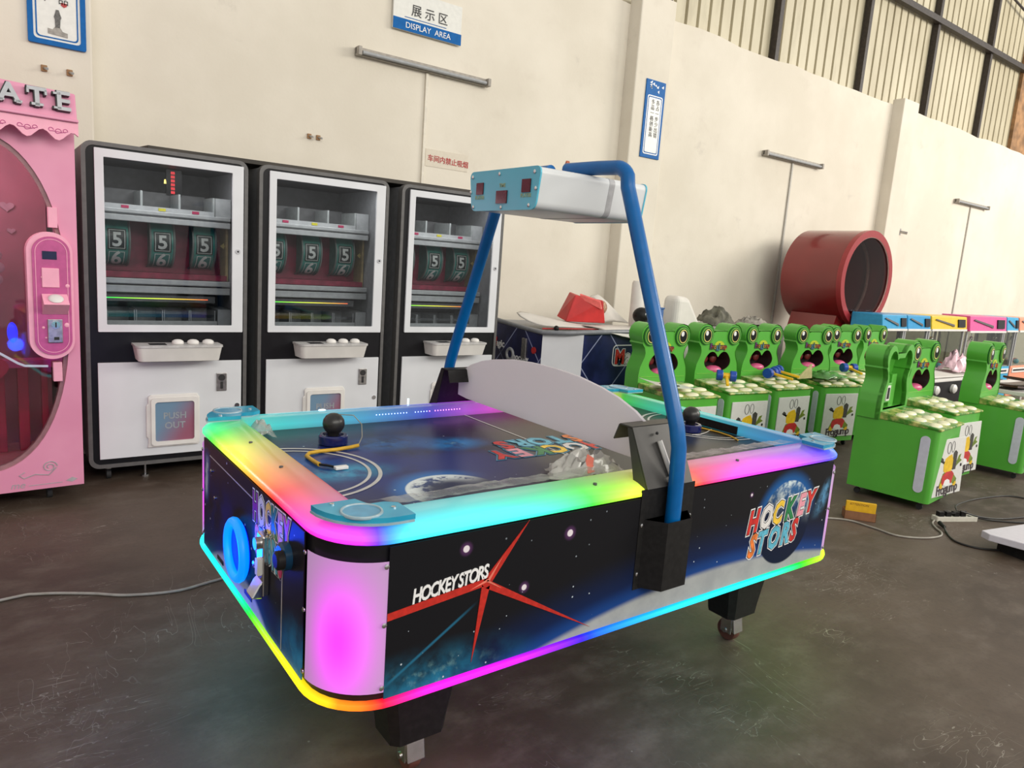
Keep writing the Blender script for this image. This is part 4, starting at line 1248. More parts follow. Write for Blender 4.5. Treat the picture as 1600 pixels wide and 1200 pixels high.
# score box
BOXW = paint('white_score_box', (.66, .68, .69), .3, var=.04, scale=5)
bl = -.235; br_ = .235
sec = rrect(-.205, .205, 1.626, 1.758, .024, 5)
sec = [(y*(1-(1.758-z)*.75), z) for y, z in sec]
sb = MB().prism(sec, 'x', bl, br_).build('score_box', BOXW, T, smooth=40)
MB().prism([(y*1.004, 1.692+(z-1.692)*1.01) for y, z in sec], 'x', .06, .085).build('grey_band', paint('grey_band', (.38, .38, .39), .35), sb, smooth=40)
CYAN = paint('cyan_score_panel', srgb(85, 180, 205), .3, var=.05, scale=6)
DISP = paint('dark_red_display', (.07, .006, .008), .15)
GOLD = paint('faded_gold_print', srgb(150, 170, 140), .5)
for s in (-1, 1):
    x = bl if s < 0 else br_
    sp = MB().prism([(y*1.01, 1.692+(z-1.692)*1.03) for y, z in sec], 'x', min(x, x+s*.006), max(x, x+s*.006)).build('score_panel', CYAN, sb, smooth=40)
    xx = x+s*.006
    for (yc, zc, w, h) in ((.135, 1.700, .042, .040), (0, 1.668, .062, .042), (-.135, 1.700, .045, .042)):
        MB().box(min(xx, xx+s*.004), max(xx, xx+s*.004), yc-w/2, yc+w/2, zc-h/2, zc+h/2).build('score_display', DISP, sp)
    for (yc, zc, tx_) in ((.135, 1.664, 'PLAYER'), (0, 1.701, 'TIME'), (-.135, 1.664, 'PLAYER')):
        M = frame((xx+s*.001, yc, zc), (0, s, 0), (0, 0, 1))
        txt('lettering', tx_, M, .017, GOLD, sp, extrude=.0006, align='CENTER', offset=.0004)
    for (yc, zc) in ((.185, 1.742), (0.02, 1.745), (-.175, 1.742), (.172, 1.638), (0, 1.634), (-.155, 1.638), (.193, 1.69), (-.186, 1.69)):
        M = frame((xx, yc, zc), (0, s, 0), (0, 0, 1))
        screw(M, 'screw', sp)
MB().prism([(-.012, 1.795), (.02, 1.795), (.003, 1.825)], 'x', .03, .045).build('puck_clip', paint('orange_clip', srgb(170, 90, 60), .4), sb)
# frosted divider
def mat_frost():
    g = G('frosted_acrylic'); nt = g.nt
    d = nt.nodes.new('ShaderNodeBsdfDiffuse'); d.inputs[0].default_value = (.80, .77, .80, 1)
    t_ = nt.nodes.new('ShaderNodeBsdfTranslucent'); t_.inputs[0].default_value = (.85, .82, .85, 1)
    a = nt.nodes.new('ShaderNodeMixShader'); a.inputs[0].default_value = .5
    nt.links.new(d.outputs[0], a.inputs[1]); nt.links.new(t_.outputs[0], a.inputs[2])
    gl = nt.nodes.new('ShaderNodeBsdfGlossy'); gl.inputs['Roughness'].default_value = .3
    m = nt.nodes.new('ShaderNodeMixShader'); f = g.noise(3, 2)*.05+.03; nt.links.new(f.k, m.inputs[0])
    nt.links.new(a.outputs[0], m.inputs[1]); nt.links.new(gl.outputs[0], m.inputs[2])
    nt.links.new(m.outputs[0], g.out.inputs[0])
    return g.m
top = [(-.572, .942), (-.55, .975), (-.482, 1.013), (-.40, 1.042), (-.32, 1.060), (-.2, 1.078), (-.08, 1.085), (.0, 1.086), (.08, 1.085), (.2, 1.078), (.32, 1.060), (.40, 1.042), (.482, 1.013), (.55, .975), (.572, .942)]
poly = [(.572, .868), (.50, .862), (-.50, .862), (-.572, .868)] + top
MB().prism(poly, 'x', -.006, .006).build('frosted_divider', mat_frost(), T)
# ================================================================ FROG GAME MACHINES
GREEN = paint('frog_green', srgb(84, 170, 58), .38, var=.06, scale=4, coat=.2)
GREENL = paint('light_green_edge', srgb(120, 185, 70), .4, var=.1)
DGREEN = paint('deep_green', srgb(25, 95, 30), .4, var=.15)
YGREEN = paint('yellow_green_print', srgb(175, 190, 40), .4, var=.15)
MOUTHD = paint('mouth_dark', (.018, .006, .006), .5, var=.4, scale=20)
MOUTHR = paint('mouth_red', (.16, .02, .02), .4, var=.4, scale=15)
TONGUE = paint('tongue_pink', srgb(205, 90, 130), .35, var=.1)
EYEY = paint('eye_yellow', srgb(225, 215, 120), .35)
STRIP = paint('grey_side_light', srgb(205, 208, 222), .35, var=.05)
LILY = paint('pale_lily_pad', srgb(228, 226, 190), .4, var=.1, scale=25)
def mat_counter():
    g = G('pond_print_counter'); n = g.noise(9, 4, .6)
    c = g.mix(n.sm(.4, .62), srgb(60, 130, 40), srgb(190, 190, 110))
    g.base(c); g.set(Roughness=.25)
    return g.m
POND = mat_counter()
HW = .248
half = [(0, .566), (HW-.002, .566), (HW, .68), (HW-.010, .74), (HW-.045, .815), (HW-.050, .845), (HW-.038, .885), (HW-.012, .915)]
ec = (.163, .985); er = .088
for k in range(0, 9):
    a = math.radians(-42+ (168+42)*k/8); half.append((ec[0]+er*math.cos(a), ec[1]+er*math.sin(a)))
half += [(.075, 1.015), (0, 1.015)]
outline = half[1:-1] + [(-x, z) for x, z in half[1:-1]][::-1]
# insert centre points
outl = [(HW-.002, .566)] + half[2:-1] + [(0, 1.015)] + [(-x, z) for x, z in half[2:-1]][::-1] + [(-(HW-.002), .566), (0, .566)]
def polyray(poly, c, a):
    d = (math.cos(a), math.sin(a)); best = None
    n = len(poly)
    for i in range(n):
        p, q = poly[i], poly[(i+1) % n]
        ex, ez = q[0]-p[0], q[1]-p[1]
        det = d[0]*ez-d[1]*ex
        if abs(det) < 1e-12: continue
        rx, rz = p[0]-c[0], p[1]-c[1]
        t = (rx*ez-rz*ex)/det; u = (rx*d[1]-rz*d[0])/det
        if t > 1e-6 and -1e-6 <= u <= 1+1e-6 and (best is None or t > best): best = t
    return (c[0]+d[0]*best, c[1]+d[1]*best)
MC = (0, .757)
NA = 96
angs = [2*PI*i/NA for i in range(NA)]
OUT = [polyray(outl, MC, a) for a in angs]
for q in outl:       # snap samples onto outline corners
    k = min(range(NA), key=lambda i: (OUT[i][0]-q[0])**2+(OUT[i][1]-q[1])**2); OUT[k] = q
def mouth_r(a):
    x = math.cos(a)*.152; z = math.sin(a)*(.092 if math.sin(a) > 0 else .078)
    s = 1.0
    if math.sin(a) > 0:          # notch between the two lobes
        dx = abs(math.cos(a)); s = 1-.52*math.exp(-(dx/.22)**2) + .10*math.exp(-((dx-.55)/.25)**2)
    return (MC[0]+x*s, MC[1]+z*s)
MOUTH = [mouth_r(a) for a in angs]
FY0, FY1 = .385, .535        # head from front to back
def caster_set(t, xs, ys):
    for x in xs:
        for y in ys:
            c = MB().cyl((x, y, .07), (x, y, .045), .012, n=8).build('castor_stem', STEEL, t)
            MB().lathe([(.021, -.008), (.021, .008)], (x, y, .021), 'x', 14).build('wheel', RUBBER, c, smooth=40)
def lower_cabinet(t):
    pl = rrect(-HW+.01, HW-.01, .0, FY1, (.03, 0, 0, .03), 4)
    MB().prism(pl, 'z', .058, .568).build('cabinet', GREEN, t, smooth=40)
    for s in (-1, 1):
        x = s*(HW-.010)
        MB().prism(rrect(.045, .105, .125, .515, .029, 6), 'x', min(x, x+s*.004), max(x, x+s*.004)).build('side_light', STRIP, t, smooth=40)
    # sloping counter with a rounded green rim and pads
    ct = MB().hexa([(-HW+.006, -.012, .560), (HW-.006, -.012, .560), (HW-.006, FY0, .568), (-HW+.006, FY0, .568), (-HW+.006, -.012, .575), (HW-.006, -.012, .575), (HW-.006, FY0, .622), (-HW+.006, FY0, .622)]).build('counter', POND, t, bevel=.006)
    for (i, j) in [(i, j) for i in range(3) for j in range(3)]:
        x = -.16+.16*i+(.03 if j % 2 else 0); y = .055+.108*j
        z = .575+.047*(y+.012)/.397
        MB().dome((x, y, z-.004), .066, .042, .020, 16, 4).build('lily_pad', LILY, ct, smooth=60)
    caster_set(t, (-HW+.06, HW-.06), (.06, FY1-.06))
def frog_head(t):
    # head: front ring around the mouth, outer side walls, back
    mb = MB().ring(OUT, MOUTH, 'y', FY0, FY0+.03)
    hd = mb.build('frog_face', GREEN, t, smooth=35)
    big = [(x*1.012, .60+(z-.60)*1.012) for x, z in outl]
    n = len(big)
    V = [(x, FY0-.004, z) for x, z in big] + [(x, FY1, z) for x, z in big]
    F = [(i, (i+1) % n, n+(i+1) % n, n+i) for i in range(n)] + [tuple(range(n, 2*n))]
    MB().add(V, F).build('head_shell', GREEN, t, smooth=35)
    inn = [(x*.955, .60+(z-.60)*.965) for x, z in big]
    # mouth pocket
    V = [(x, FY0+.004, z) for x, z in MOUTH] + [(x*.8, FY0+.135, MC[1]+(z-MC[1])*.8) for x, z in MOUTH]
    F = [(i, (i+1) % NA, NA+(i+1) % NA, NA+i) for i in range(NA)] + [tuple(range(NA, 2*NA))]
    MB().add(V, F).build('mouth', MOUTHD, hd)
    for s in (-1, 1):
        MB().sphere((s*.050, FY0+.105, .775), .040, 12, 8, (1, .6, 1)).build('tonsil', MOUTHR, hd, smooth=60)
    MB().sphere((0, FY0+.045, .688), .09, 16, 8, (1, .6, .40)).build('tongue', TONGUE, hd, smooth=60)
    # eyes
    for s in (-1, 1):
        c = (s*ec[0], 0, ec[1]-.004)
        def disc(r0, r1, y, m, nm, dx=0, dz=0, sx=.86):
            V = MB().prism(ell(c[0]+dx, c[2]+dz, r0*sx, r1, 22), 'y', FY0-y, FY0-.001); return V.build(nm, m, hd, smooth=40)
        disc(.079, .079, .010, DGREEN, 'eye_socket', sx=.95)
        disc(.070, .070, .014, GREENL, 'eye_ring', sx=.93)
        disc(.063, .063, .0155, DGREEN, 'eye_ring', sx=.93)
        disc(.050, .054, .017, EYEY, 'eye_rim')
        disc(.043, .046, .019, BLACK, 'pupil')
        disc(.018, .020, .021, INKW, 'eye_glint', -.012, .020)
    # sign
    dome = [(x, .885+z) for x, z in [(.062*math.cos(math.radians(a)), .052*math.sin(math.radians(a))) for a in range(0, 181, 15)]]
    MB().prism(dome, 'y', FY0-.003, FY0-.001).build('sun_print', YGREEN, hd)
    cols = ['m', 'r', 'y', 'b', 'b', 'y', 'o', 'r']
    x = -.105
    for k, ch in enumerate('FrogJump'):
        wv = text_mesh(ch, .064, extrude=.001, offset=-.0012, res=2)
        ov = text_mesh(ch, .064, extrude=.0006, offset=.0060, res=2)
        mn = min(v[0] for v in wv[0]); mx = max(v[0] for v in wv[0]); sc = .78
        for (vv, m, y, nm) in ((ov, INK, FY0-.004, 'letter_edge'), (wv, LC[cols[k]], FY0-.0055, 'letter')):
            mb = MB().add([((v[0]-mn)*sc+x, v[1], v[2]) for v in vv[0]], vv[1]).xf(frame((0, y, .868), (1, 0, 0), (0, 0, 1)))
            mb.build(nm, m, hd)
        x += (mx-mn)*sc+.006
    MB().box(-HW+.02, HW-.02, FY0-.003, FY0, .662, .666).build('print_edge', GREENL, hd)
def hollow_head(t):
    big = [(x*1.012, .60+(z-.60)*1.012) for x, z in outl]
    ring_o = OUT; ring_i = [(x*.86, .60+max(0.03, (z-.60))*.93) for x, z in OUT]
    big_o = [(x*1.012, .60+(z-.60)*1.012) for x, z in OUT]
    MB().ring(big_o, ring_i, 'y', FY0-.004, FY0+.03).build('face_opening', GREEN, t, smooth=30)
    n = len(big_o)
    for (lp, nm) in ((big_o, 'head_shell'), (ring_i, 'cavity')):
        V = [(x, FY0, z) for x, z in lp] + [(x, FY1-(.0 if lp is big_o else .04), z) for x, z in lp]
        F = [(i, (i+1) % n, n+(i+1) % n, n+i) for i in range(n)] + [tuple(range(n, 2*n))]
        MB().add(V, F).build(nm, GREEN, t, smooth=30)
    cb = MB().box(-.10, .02, FY0+.04, FY0+.115, .66, .80).build('coin_box', paint('pale_green_box', srgb(95, 175, 80), .4), t, bevel=.004)
    MB().box(-.075, -.015, FY0+.032, FY0+.042, .675, .785).build('coin_frame', WHITE2, cb)
    MB().box(-.065, -.040, FY0+.026, FY0+.036, .69, .77).build('coin_slot', RUBBER, cb)
    MB().box(.03, .12, FY0+.05, FY0+.10, .62, .86).build('bracket', GREEN, t)
    MB().box(-.20, -.19, FY0+.01, FY0+.10, .62, .72).build('dark_gap', MOUTHD, t)
# poster on the front door: simple coloured print
PWHITE = paint('poster_white', (.66, .66, .63), .35, var=.03)
PYEL = paint('poster_yellow', srgb(225, 185, 30), .4, var=.15)
PRED = paint('poster_red', srgb(190, 45, 45), .4, var=.15)
PGRN = paint('poster_green', srgb(110, 130, 40), .4, var=.3)
PDRK = paint('poster_dark', (.05, .045, .04), .5, var=.5, scale=90)
def poster(t, x0, z0, w, h, y):
    d = MB().box(x0, x0+w, y-.008, y, z0, z0+h).build('front_door', PWHITE, t, bevel=.002)
    X = lambda u: x0+w*u; Z = lambda v: z0+h*v
    k = [0]
    def pp(nm, pts, m):
        k[0] += 1
        MB().prism([(X(a), Z(b)) for a, b in pts], 'y', y-.0085-.0003*k[0], y-.0078).build(nm, m, d)
    def loop(cx, cz, a, b, wd, nm):
        o_ = [(X(cx+a*math.cos(q)), Z(cz+b*math.sin(q))) for q in [2*PI*i/20 for i in range(20)]]
        i_ = [(X(cx+(a-wd)*math.cos(q)), Z(cz+(b-wd*.7)*math.sin(q))) for q in [2*PI*i/20 for i in range(20)]]
        MB().ring(o_, i_, 'y', y-.0095, y-.0078).build(nm, INK, d)
    loop(.42, .84, .065, .105, .012, 'eye_outline'); loop(.56, .85, .055, .10, .010, 'eye_outline')
    pp('arm_print', [(.14, .64), (.20, .69), (.26, .66), (.30, .56), (.36, .52), (.36, .60), (.28, .60), (.20, .60)], PDRK)
    pp('arm_print', [(.62, .50), (.74, .58), (.80, .68), (.88, .70), (.84, .62), (.92, .58), (.78, .52), (.66, .44)], PGRN)
    pp('leg_print', [(.20, .20), (.30, .40), (.40, .42), (.36, .30), (.34, .18), (.26, .15)], PGRN)
    pp('leg_print', [(.62, .40), (.72, .32), (.80, .26), (.78, .20), (.68, .18), (.60, .24)], PGRN)
    pp('body_print', [(.30, .44), (.29, .56), (.34, .66), (.44, .70), (.54, .72), (.60, .62), (.60, .48), (.56, .42), (.42, .38)], PYEL)
    pp('shorts_print', [(.26, .20), (.28, .36), (.40, .42), (.60, .42), (.68, .36), (.62, .20), (.46, .18)], PRED)
    pp('belly_print', [(.34, .19), (.38, .27), (.46, .29), (.55, .26), (.58, .18), (.46, .155)], INKW)
    pp('device_print', [(.60, .44), (.60, .74), (.66, .78), (.73, .74), (.71, .44)], PDRK)
    pp('foot_print', [(.20, .16), (.25, .24), (.30, .20), (.32, .145), (.26, .13)], PYEL)
    pp('foot_print', [(.68, .15), (.74, .22), (.80, .20), (.76, .14)], PYEL)
    pp('dot_print', ell(.90, .50, .022, .028, 10), INK)
    txt('lettering', 'FrogJump', frame((X(.50), y-.0095, Z(.035)), (1, 0, .04), (0, 0, 1)), w*.235, paint('poster_lettering', (.055, .04, .045), .5), d, extrude=.0008, offset=.0022, spacing=.80, align='CENTER')
    return d
def make_frog(kind):
    t = thing('frog_game_machine', '', 'arcade machine')
    lower_cabinet(t)
    (frog_head if kind == 'face' else hollow_head)(t)
    return t
proto = make_frog('face')
poster(proto, -.200, .105, .41, .395, -.001)
row1 = [(4.22, 3.36), (4.90, 3.38), (5.55, 3.40), (6.24, 3.36), (6.90, 3.40), (7.56, 3.42)]
r1lab = ['green frog game machine crossed by the blue arch tube, spotted paper on its counter',
         'green frog game machine second from left, back row, one toy hammer on it',
         'green frog game machine third from left, back row, two toy hammers on it',
         'green frog game machine fourth from left in the back row, full poster visible',
         'green frog game machine fifth from left in the back row, below the red drum',
         'green frog game machine at the right end of the back row, mostly hidden']
for i, (x, y) in enumerate(row1):
    o = proto if i == 0 else copy_tree(proto)
    o.location = (x, y, 0); o.rotation_euler = (0, 0, math.radians((-5, -5.5, -4, -11, -7, 0)[i]))
    o['label'] = r1lab[i]; o['group'] = 'frog game machines'
# front row: ajar doors on the first two
ajar = make_frog('face')
po = poster(ajar, -.20, .105, .41, .395, 0)
po.location = (.03, -.02, -.01); po.rotation_euler = (math.radians(-2.5), 0, math.radians(-2))
ajar.location = (6.08, 2.25, 0); ajar.rotation_euler = (0, 0, 0)
ajar['label'] = 'green frog game machine in the front row with frog face and loose poster door'; ajar['group'] = 'frog game machines'
hol = make_frog('hollow')
po = poster(hol, -.20, .105, .41, .395, 0)
po.location = (.02, -.025, -.012); po.rotation_euler = (math.radians(-2.5), 0, math.radians(-8))
hol.location = (5.265, 2.035, 0); hol.rotation_euler = (0, 0, math.radians(6.5))
hol['label'] = 'nearest green frog game machine, its head an open shell without a face'; hol['group'] = 'frog game machines'
third = copy_tree(proto)
third.location = (6.98, 2.06, 0); third.rotation_euler = (0, 0, math.radians(5))
third['label'] = 'green frog game machine at the right edge of the photo'; third['group'] = 'frog game machines'

# toy hammers on the counters
HB = paint('hammer_blue', srgb(20, 70, 165), .35); HYL = paint('hammer_yellow', srgb(240, 190, 30), .35)
def hammer(loc, rz, tilt, label):
    t = thing('toy_hammer', label, 'toy hammer', loc, rz, 'toy hammers on the frog machines')
    R = Matrix.Rotation(tilt, 4, 'X')
    for s in (-1, 1):
        MB().lathe([(.040, s*.028), (.044, s*.034), (.044, s*.072), (.040, s*.078)], (0, 0, 0), 'x', 20).xf(R).build('head_end', HB, t, smooth=30)
    MB().cyl((-.03, 0, 0), (.03, 0, 0), .024).xf(R).build('head_core', HYL, t, smooth=40)
    MB().box(-.012, .012, -.20, -.02, -.010, .010).xf(R).build('handle', HYL, t, bevel=.004)
hammer((4.86, 3.60, .672), math.radians(-48), math.radians(14), 'blue and yellow toy hammer lying on the second frog machine')
hammer((5.50, 3.62, .672), math.radians(12), math.radians(8), 'blue and yellow toy hammer, front one of two on the third frog machine')
hammer((5.68, 3.68, .677), math.radians(20), math.radians(9), 'blue and yellow toy hammer, rear one of two on the third frog machine')
hammer((6.86, 3.66, .672), math.radians(-25), math.radians(8), 'blue and yellow toy hammer on the fifth frog machine')
# spotted paper on the first frog counter
t = thing('spotted_sheet', 'white curled sheet with black dots on the first frog machine', 'sheet', (4.02, 3.52, .632), math.radians(-10))
V = []; n = 8
for i in range(n+1):
    u = i/n
    for v in (0, 1): V.append((-.15+.36*u, -.10+.20*v, .004+.05*(1-u)**2*(1 if v else .7)))
sh = MB().add(V, [(2*i, 2*i+2, 2*i+3, 2*i+1) for i in range(n)]).build('sheet', SWHITE, t)
so = sh.modifiers.new('thickness', 'SOLIDIFY'); so.thickness = .003
for (x, y) in ((-.04, -.05), (.02, -.06), (.08, -.05), (-.02, .0), (.05, .01), (.12, -.02)):
    z = .004+.05*(1-(x+.15)/.36)**2*.85
    MB().lathe([(.016, z+.002), (.016, z+.004)], (x, y, 0), 'z', 12).build('dot', INK, t)
# crumpled clear film and torn sheet on the counters
def mat_milky(nm='milky_film', clear=.30, amp=.4):
    g = G(nm); nt = g.nt
    d = nt.nodes.new('ShaderNodeBsdfDiffuse'); d.inputs[0].default_value = (.78, .76, .72, 1)
    tl = nt.nodes.new('ShaderNodeBsdfTranslucent'); tl.inputs[0].default_value = (.85, .84, .80, 1)
    tr = nt.nodes.new('ShaderNodeBsdfTransparent'); gl = nt.nodes.new('ShaderNodeBsdfGlossy'); gl.inputs['Roughness'].default_value = .12
    a = nt.nodes.new('ShaderNodeMixShader'); b = nt.nodes.new('ShaderNodeMixShader'); c = nt.nodes.new('ShaderNodeMixShader')
    a.inputs[0].default_value = .4; c.inputs[0].default_value = .06
    nt.links.new(d.outputs[0], a.inputs[1]); nt.links.new(tl.outputs[0], a.inputs[2])
    f = g.noise(14, 3).sm(.3, .75)*amp+clear
    nt.links.new(f.k, b.inputs[0]); nt.links.new(a.outputs[0], b.inputs[1]); nt.links.new(tr.outputs[0], b.inputs[2])
    nt.links.new(b.outputs[0], c.inputs[1]); nt.links.new(gl.outputs[0], c.inputs[2])
    nt.links.new(c.outputs[0], g.out.inputs[0])
    return g.m
MILKY = mat_milky()
CLR = glassmat('clear_film', (.86, .87, .84), .12, .12, .25)
def crumple(name, label, cat, loc, sx, sy, h, m, seed, rz=0, n=14, base=0.0):
    r = random.Random(seed); V = []; F = []
    for j in range(n+1):
        for i in range(n+1):
            u, v = i/n*2-1, j/n*2-1
            e = max(0, 1-(u*u*.8+v*v*.8))
            V.append((u*sx*(1+r.uniform(-.07, .07)), v*sy*(1+r.uniform(-.07, .07)), base+max(0.003, e*h*(.55+r.uniform(0, .7)) + r.uniform(0, .012))))
    for j in range(n):
        for i in range(n): F.append((j*(n+1)+i, j*(n+1)+i+1, (j+1)*(n+1)+i+1, (j+1)*(n+1)+i))
    o = MB().add(V, F).build(name, m, None, smooth=50)
    s_ = o.modifiers.new('thickness', 'SOLIDIFY'); s_.thickness = .0015
    o.location = loc; o.rotation_euler = (0, 0, rz)
    if label: tag(o, label, cat)
    return o
crumple('cover_sheet', 'crumpled green cover sheet on the fourth frog machine counter', 'cover sheet', (6.24, 3.55, .622), .21, .13, .05, paint('green_cover', srgb(70, 140, 55), .3, var=.4, scale=9), 5)
t = MB().prism([(-.10, 0), (.12, 0), (.09, .13), (.05, .10), (-.02, .06)], 'y', -.006, .006).build('torn_card', paint('yellow_card_film', srgb(190, 180, 130), .4))
t.location = (5.86, 3.52, .626); tag(t, 'pale torn card standing on the third frog machine counter', 'card')
# ================================================================ THINGS AT THE BACK
# red drum
DRED = paint('dark_red_lacquer', srgb(125, 26, 28), .22, var=.08, scale=3, coat=.5)
d = thing('red_drum', 'large dark red drum shaped machine with a round window on a stand', 'drum', (8.31, 4.40, 0))
R = .56; zc = 1.555; dep = .74
n = 56
out_ = ell(0, zc, R, R, n); in_ = ell(0, zc, R*.87, R*.87, n)
V = [(x, 0.012, z) for x, z in out_] + [(x, dep, z) for x, z in out_]
MB().ring(ell(0, zc, R, R, n), ell(0, zc, R*.985, R*.985, n), 'y', .0, dep).build('shell', DRED, d, smooth=40)
MB().ring(ell(0, zc, R*1.006, R*1.006, n), in_, 'y', -.03, .03).build('rim', paint('rim_red', srgb(155, 45, 50), .3, var=.05), d, smooth=40)
MB().torus((0, -.02, zc), R*.87, .008, 'y', n, 6).build('rim_trim', paint('pale_trim', srgb(205, 160, 150), .3), d, smooth=60)
MB().prism(ell(0, zc, R*.985, R*.985, n), 'y', dep-.02, dep).build('back_plate', paint('drum_inside', srgb(80, 48, 48), .25, var=.35, scale=3), d)
MB().prism(ell(0, zc, R*.865, R*.865, n), 'y', -.012, -.006).build('pane', glassmat('drum_glass', (.74, .66, .64), .01, .03), d)
MB().torus((0, .25, zc), R*.93, .02, 'y', n, 6).build('inner_hoop', paint('steel_hoop', (.5, .45, .42), .3, .5), d, smooth=60)
MB().box(-.12, .06, .45, .50, 1.15, 1.9).build('inner_post', paint('inner_post_grey', (.38, .33, .32), .4), d, bevel=.01)
MB().hexa([(-.42, .08, .93), (.42, .08, .93), (.42, .66, .93), (-.42, .66, .93), (-.36, .08, 1.12), (.36, .08, 1.12), (.36, .66, 1.12), (-.36, .66, 1.12)]).build('saddle', DRED, d)
MB().box(-.40, .40, .10, .64, 0, .93).build('stand', DRED, d, bevel=.01)
MB().dome((-.44, .30, 1.86), .01, .01, .01).build('rivet', CHROME, d)

# second hockey table behind the arch -----------------------------------------
NAVY = None
def mat_navy():
    g = G('navy_line_print'); x, y, z = g.xyz()
    n = g.noise(5, 4)
    c = g.mix(n.sm(.35, .7), (.006, .008, .045), (.016, .022, .11))
    def ln(a, b, c0, w=.0045): return (x*a+y*a+z*b-c0).abs().lt(w)
    L1 = ln(.75, .66, .30).max(ln(.75, .66, .62)).max(ln(.75, -.66, -.28)).max(ln(.75, -.66, -.62)).max(ln(.75, -.66, .12)).max(ln(.75, .66, 1.02)).max(ln(.75, -.66, .55))
    c = g.mix(L1*n.sm(.25, .45), c, (.30, .33, .50))
    g.base(c); g.set(Roughness=.35)
    return g.m
MN = mat_navy()
h = thing('hockey_table', 'navy hockey table with white corner post standing behind the divider', 'game table', (3.60, 4.25, 0))
# body outline in plan: end along y at x=0, white corner, long side along x
RIM = paint('grey_rim', (.20, .21, .23), .3, var=.1)
def zr(v): return .915+.06*max(0, (v-.45)/.6)**2
body = [(0, .20), (.25, 0), (1.36, 0), (1.36, 1.05), (0, 1.05)]
MB().prism(body, 'z', .42, .90).build('cabinet', paint('navy_cabinet', (.008, .010, .05), .4), h)
MB().hexa([(-.004, .2, .43), (-.004, 1.05, .43), (0, 1.05, .43), (0, .2, .43), (-.004, .2, .905), (-.004, 1.05, .95), (0, 1.05, .95), (0, .2, .905)]).build('end_panel', MN, h)
MB().box(.25, 1.36, -.004, 0, .43, .935).build('side_panel', MN, h)
MB().hexa([(-.006, .20, .42), (.25, -.006, .42), (.25, 0, .42), (0, .20, .42), (-.006, .20, .915), (.25, -.006, .945), (.25, 0, .945), (0, .20, .915)]).build('corner_panel', WHITE, h)
rp = []
for i in range(15):
    v = .17+.88*i/14; rp.append((-.02+.03*math.sin(i/14*PI), v, .925+.055*(i/14)**2))
pts = [(1.36, -.02, .955), (1.0, -.02, .955), (.6, -.02, .955), (.30, -.02, .95), (.13, .05, .935), (-.015, .17, .925)] + rp[1:]
MB().tube(pts, .020, 8).build('rim', RIM, h, smooth=50)
MB().hexa([(0, .2, .90), (1.34, .04, .90), (1.34, 1.0, .90), (0, 1.05, .90), (0, .2, .915), (1.34, .04, .93), (1.34, 1.0, .93), (0, 1.05, .945)]).build('table_top', paint('table_top_grey', (.28, .29, .31), .4), h)
txt('lettering', 'agic', frame((-.008, .84, .735), (0, -1, 0), (0, 0, 1)), .085, INKW, h, extrude=.001, offset=.002)
txt('lettering', 'M', frame((-.008, .905, .735), (0, -1, 0), (0, 0, 1)), .11, LC['r'], h, extrude=.001, offset=.002)
txt('lettering', 'hockey', frame((-.008, .58, .655), (0, -1, 0), (0, 0, 1)), .075, INKW, h, extrude=.001, offset=.002)
MB().torus((-.008, .62, .69), .045, .014, 'x', 24, 6).build('printed_ring', GREYP, h, smooth=50)
MB().lathe([(.028, -.012), (.028, 0)], (0, .30, .765), 'x', 16).build('red_button', paint('red_button', (.45, .03, .03), .3), h)
cbx = MB().box(-.02, 0, .395, .455, .68, .85).build('coin_box', STEEL, h, bevel=.004)
lo_ = logo([('Ma', 'rw', 0, 0, .012)], frame((.62, -.006, .69), (1, 0, 0), (0, 0, 1)), .16, h, 0.0, squash=.9)
MB().ring(rrect(.585, .90, .665, .845, .04, 4), rrect(.592, .893, .672, .838, .036, 4), 'y', -.008, -.004).build('logo_frame', INKW, h)
MB().sphere((.075, .135, .965), .022, 12, 8).build('knob', BLACKM, h, smooth=60)
MB().tube([(.0, .22, .952), (.2, .1, .965), (.5, .1, .962)], .006, 6).build('red_cord', INKR, h)
for (x, y) in ((.3, .3), (1.2, .25), (.3, .85), (1.2, .85)): MB().cyl((x, y, 0), (x, y, .43), .05, .08, 8).build('leg', BLACKM, h)
# white foam sheet draped on it, red bag, foam blocks
FOAM = paint('white_foam_sheet', (.70, .67, .62), .6, var=.05, scale=6)
def sheet(name, label, grid, m, cat='foam sheet', th=.006):
    nr = len(grid); nc = len(grid[0])
    V = [p_ for row in grid for p_ in row]
    F = [(j*nc+i, j*nc+i+1, (j+1)*nc+i+1, (j+1)*nc+i) for j in range(nr-1) for i in range(nc-1)]
    o = MB().add(V, F).build(name, m, None, smooth=60)
    s_ = o.modifiers.new('thickness', 'SOLIDIFY'); s_.thickness = th
    sb_ = o.modifiers.new('soft', 'SUBSURF'); sb_.levels = 1; sb_.render_levels = 1
    tag(o, label, cat)
    return o
sheet('foam_sheet', 'white foam sheet spread over the navy hockey table at the left', [[(3.62, 4.95, 1.06), (3.80, 4.95, 1.05), (4.05, 4.9, .99), (4.3, 4.85, .965)], [(3.64, 4.75, .975), (3.85, 4.7, 1.02), (4.1, 4.65, .975), (4.35, 4.6, .965)], [(3.70, 4.55, .962), (3.9, 4.5, .965), (4.15, 4.45, .962), (4.4, 4.42, .962)]], FOAM)
sheet('foam_sheet', 'white sheet hanging over the front edge of the navy hockey table', [[(4.05, 4.75, .968), (4.5, 4.7, .968), (4.94, 4.7, .968)], [(4.05, 4.35, .985), (4.5, 4.3, .985), (4.94, 4.3, .985)], [(4.02, 4.222, .975), (4.45, 4.215, .955), (4.94, 4.215, .95)], [(4.02, 4.21, .965), (4.45, 4.20, .87), (4.94, 4.21, .84)]], FOAM)
rb = thing('red_bag', 'red paper bag with dark opening tilted on the white foam', 'bag', (4.18, 4.68, .992), math.radians(-12))
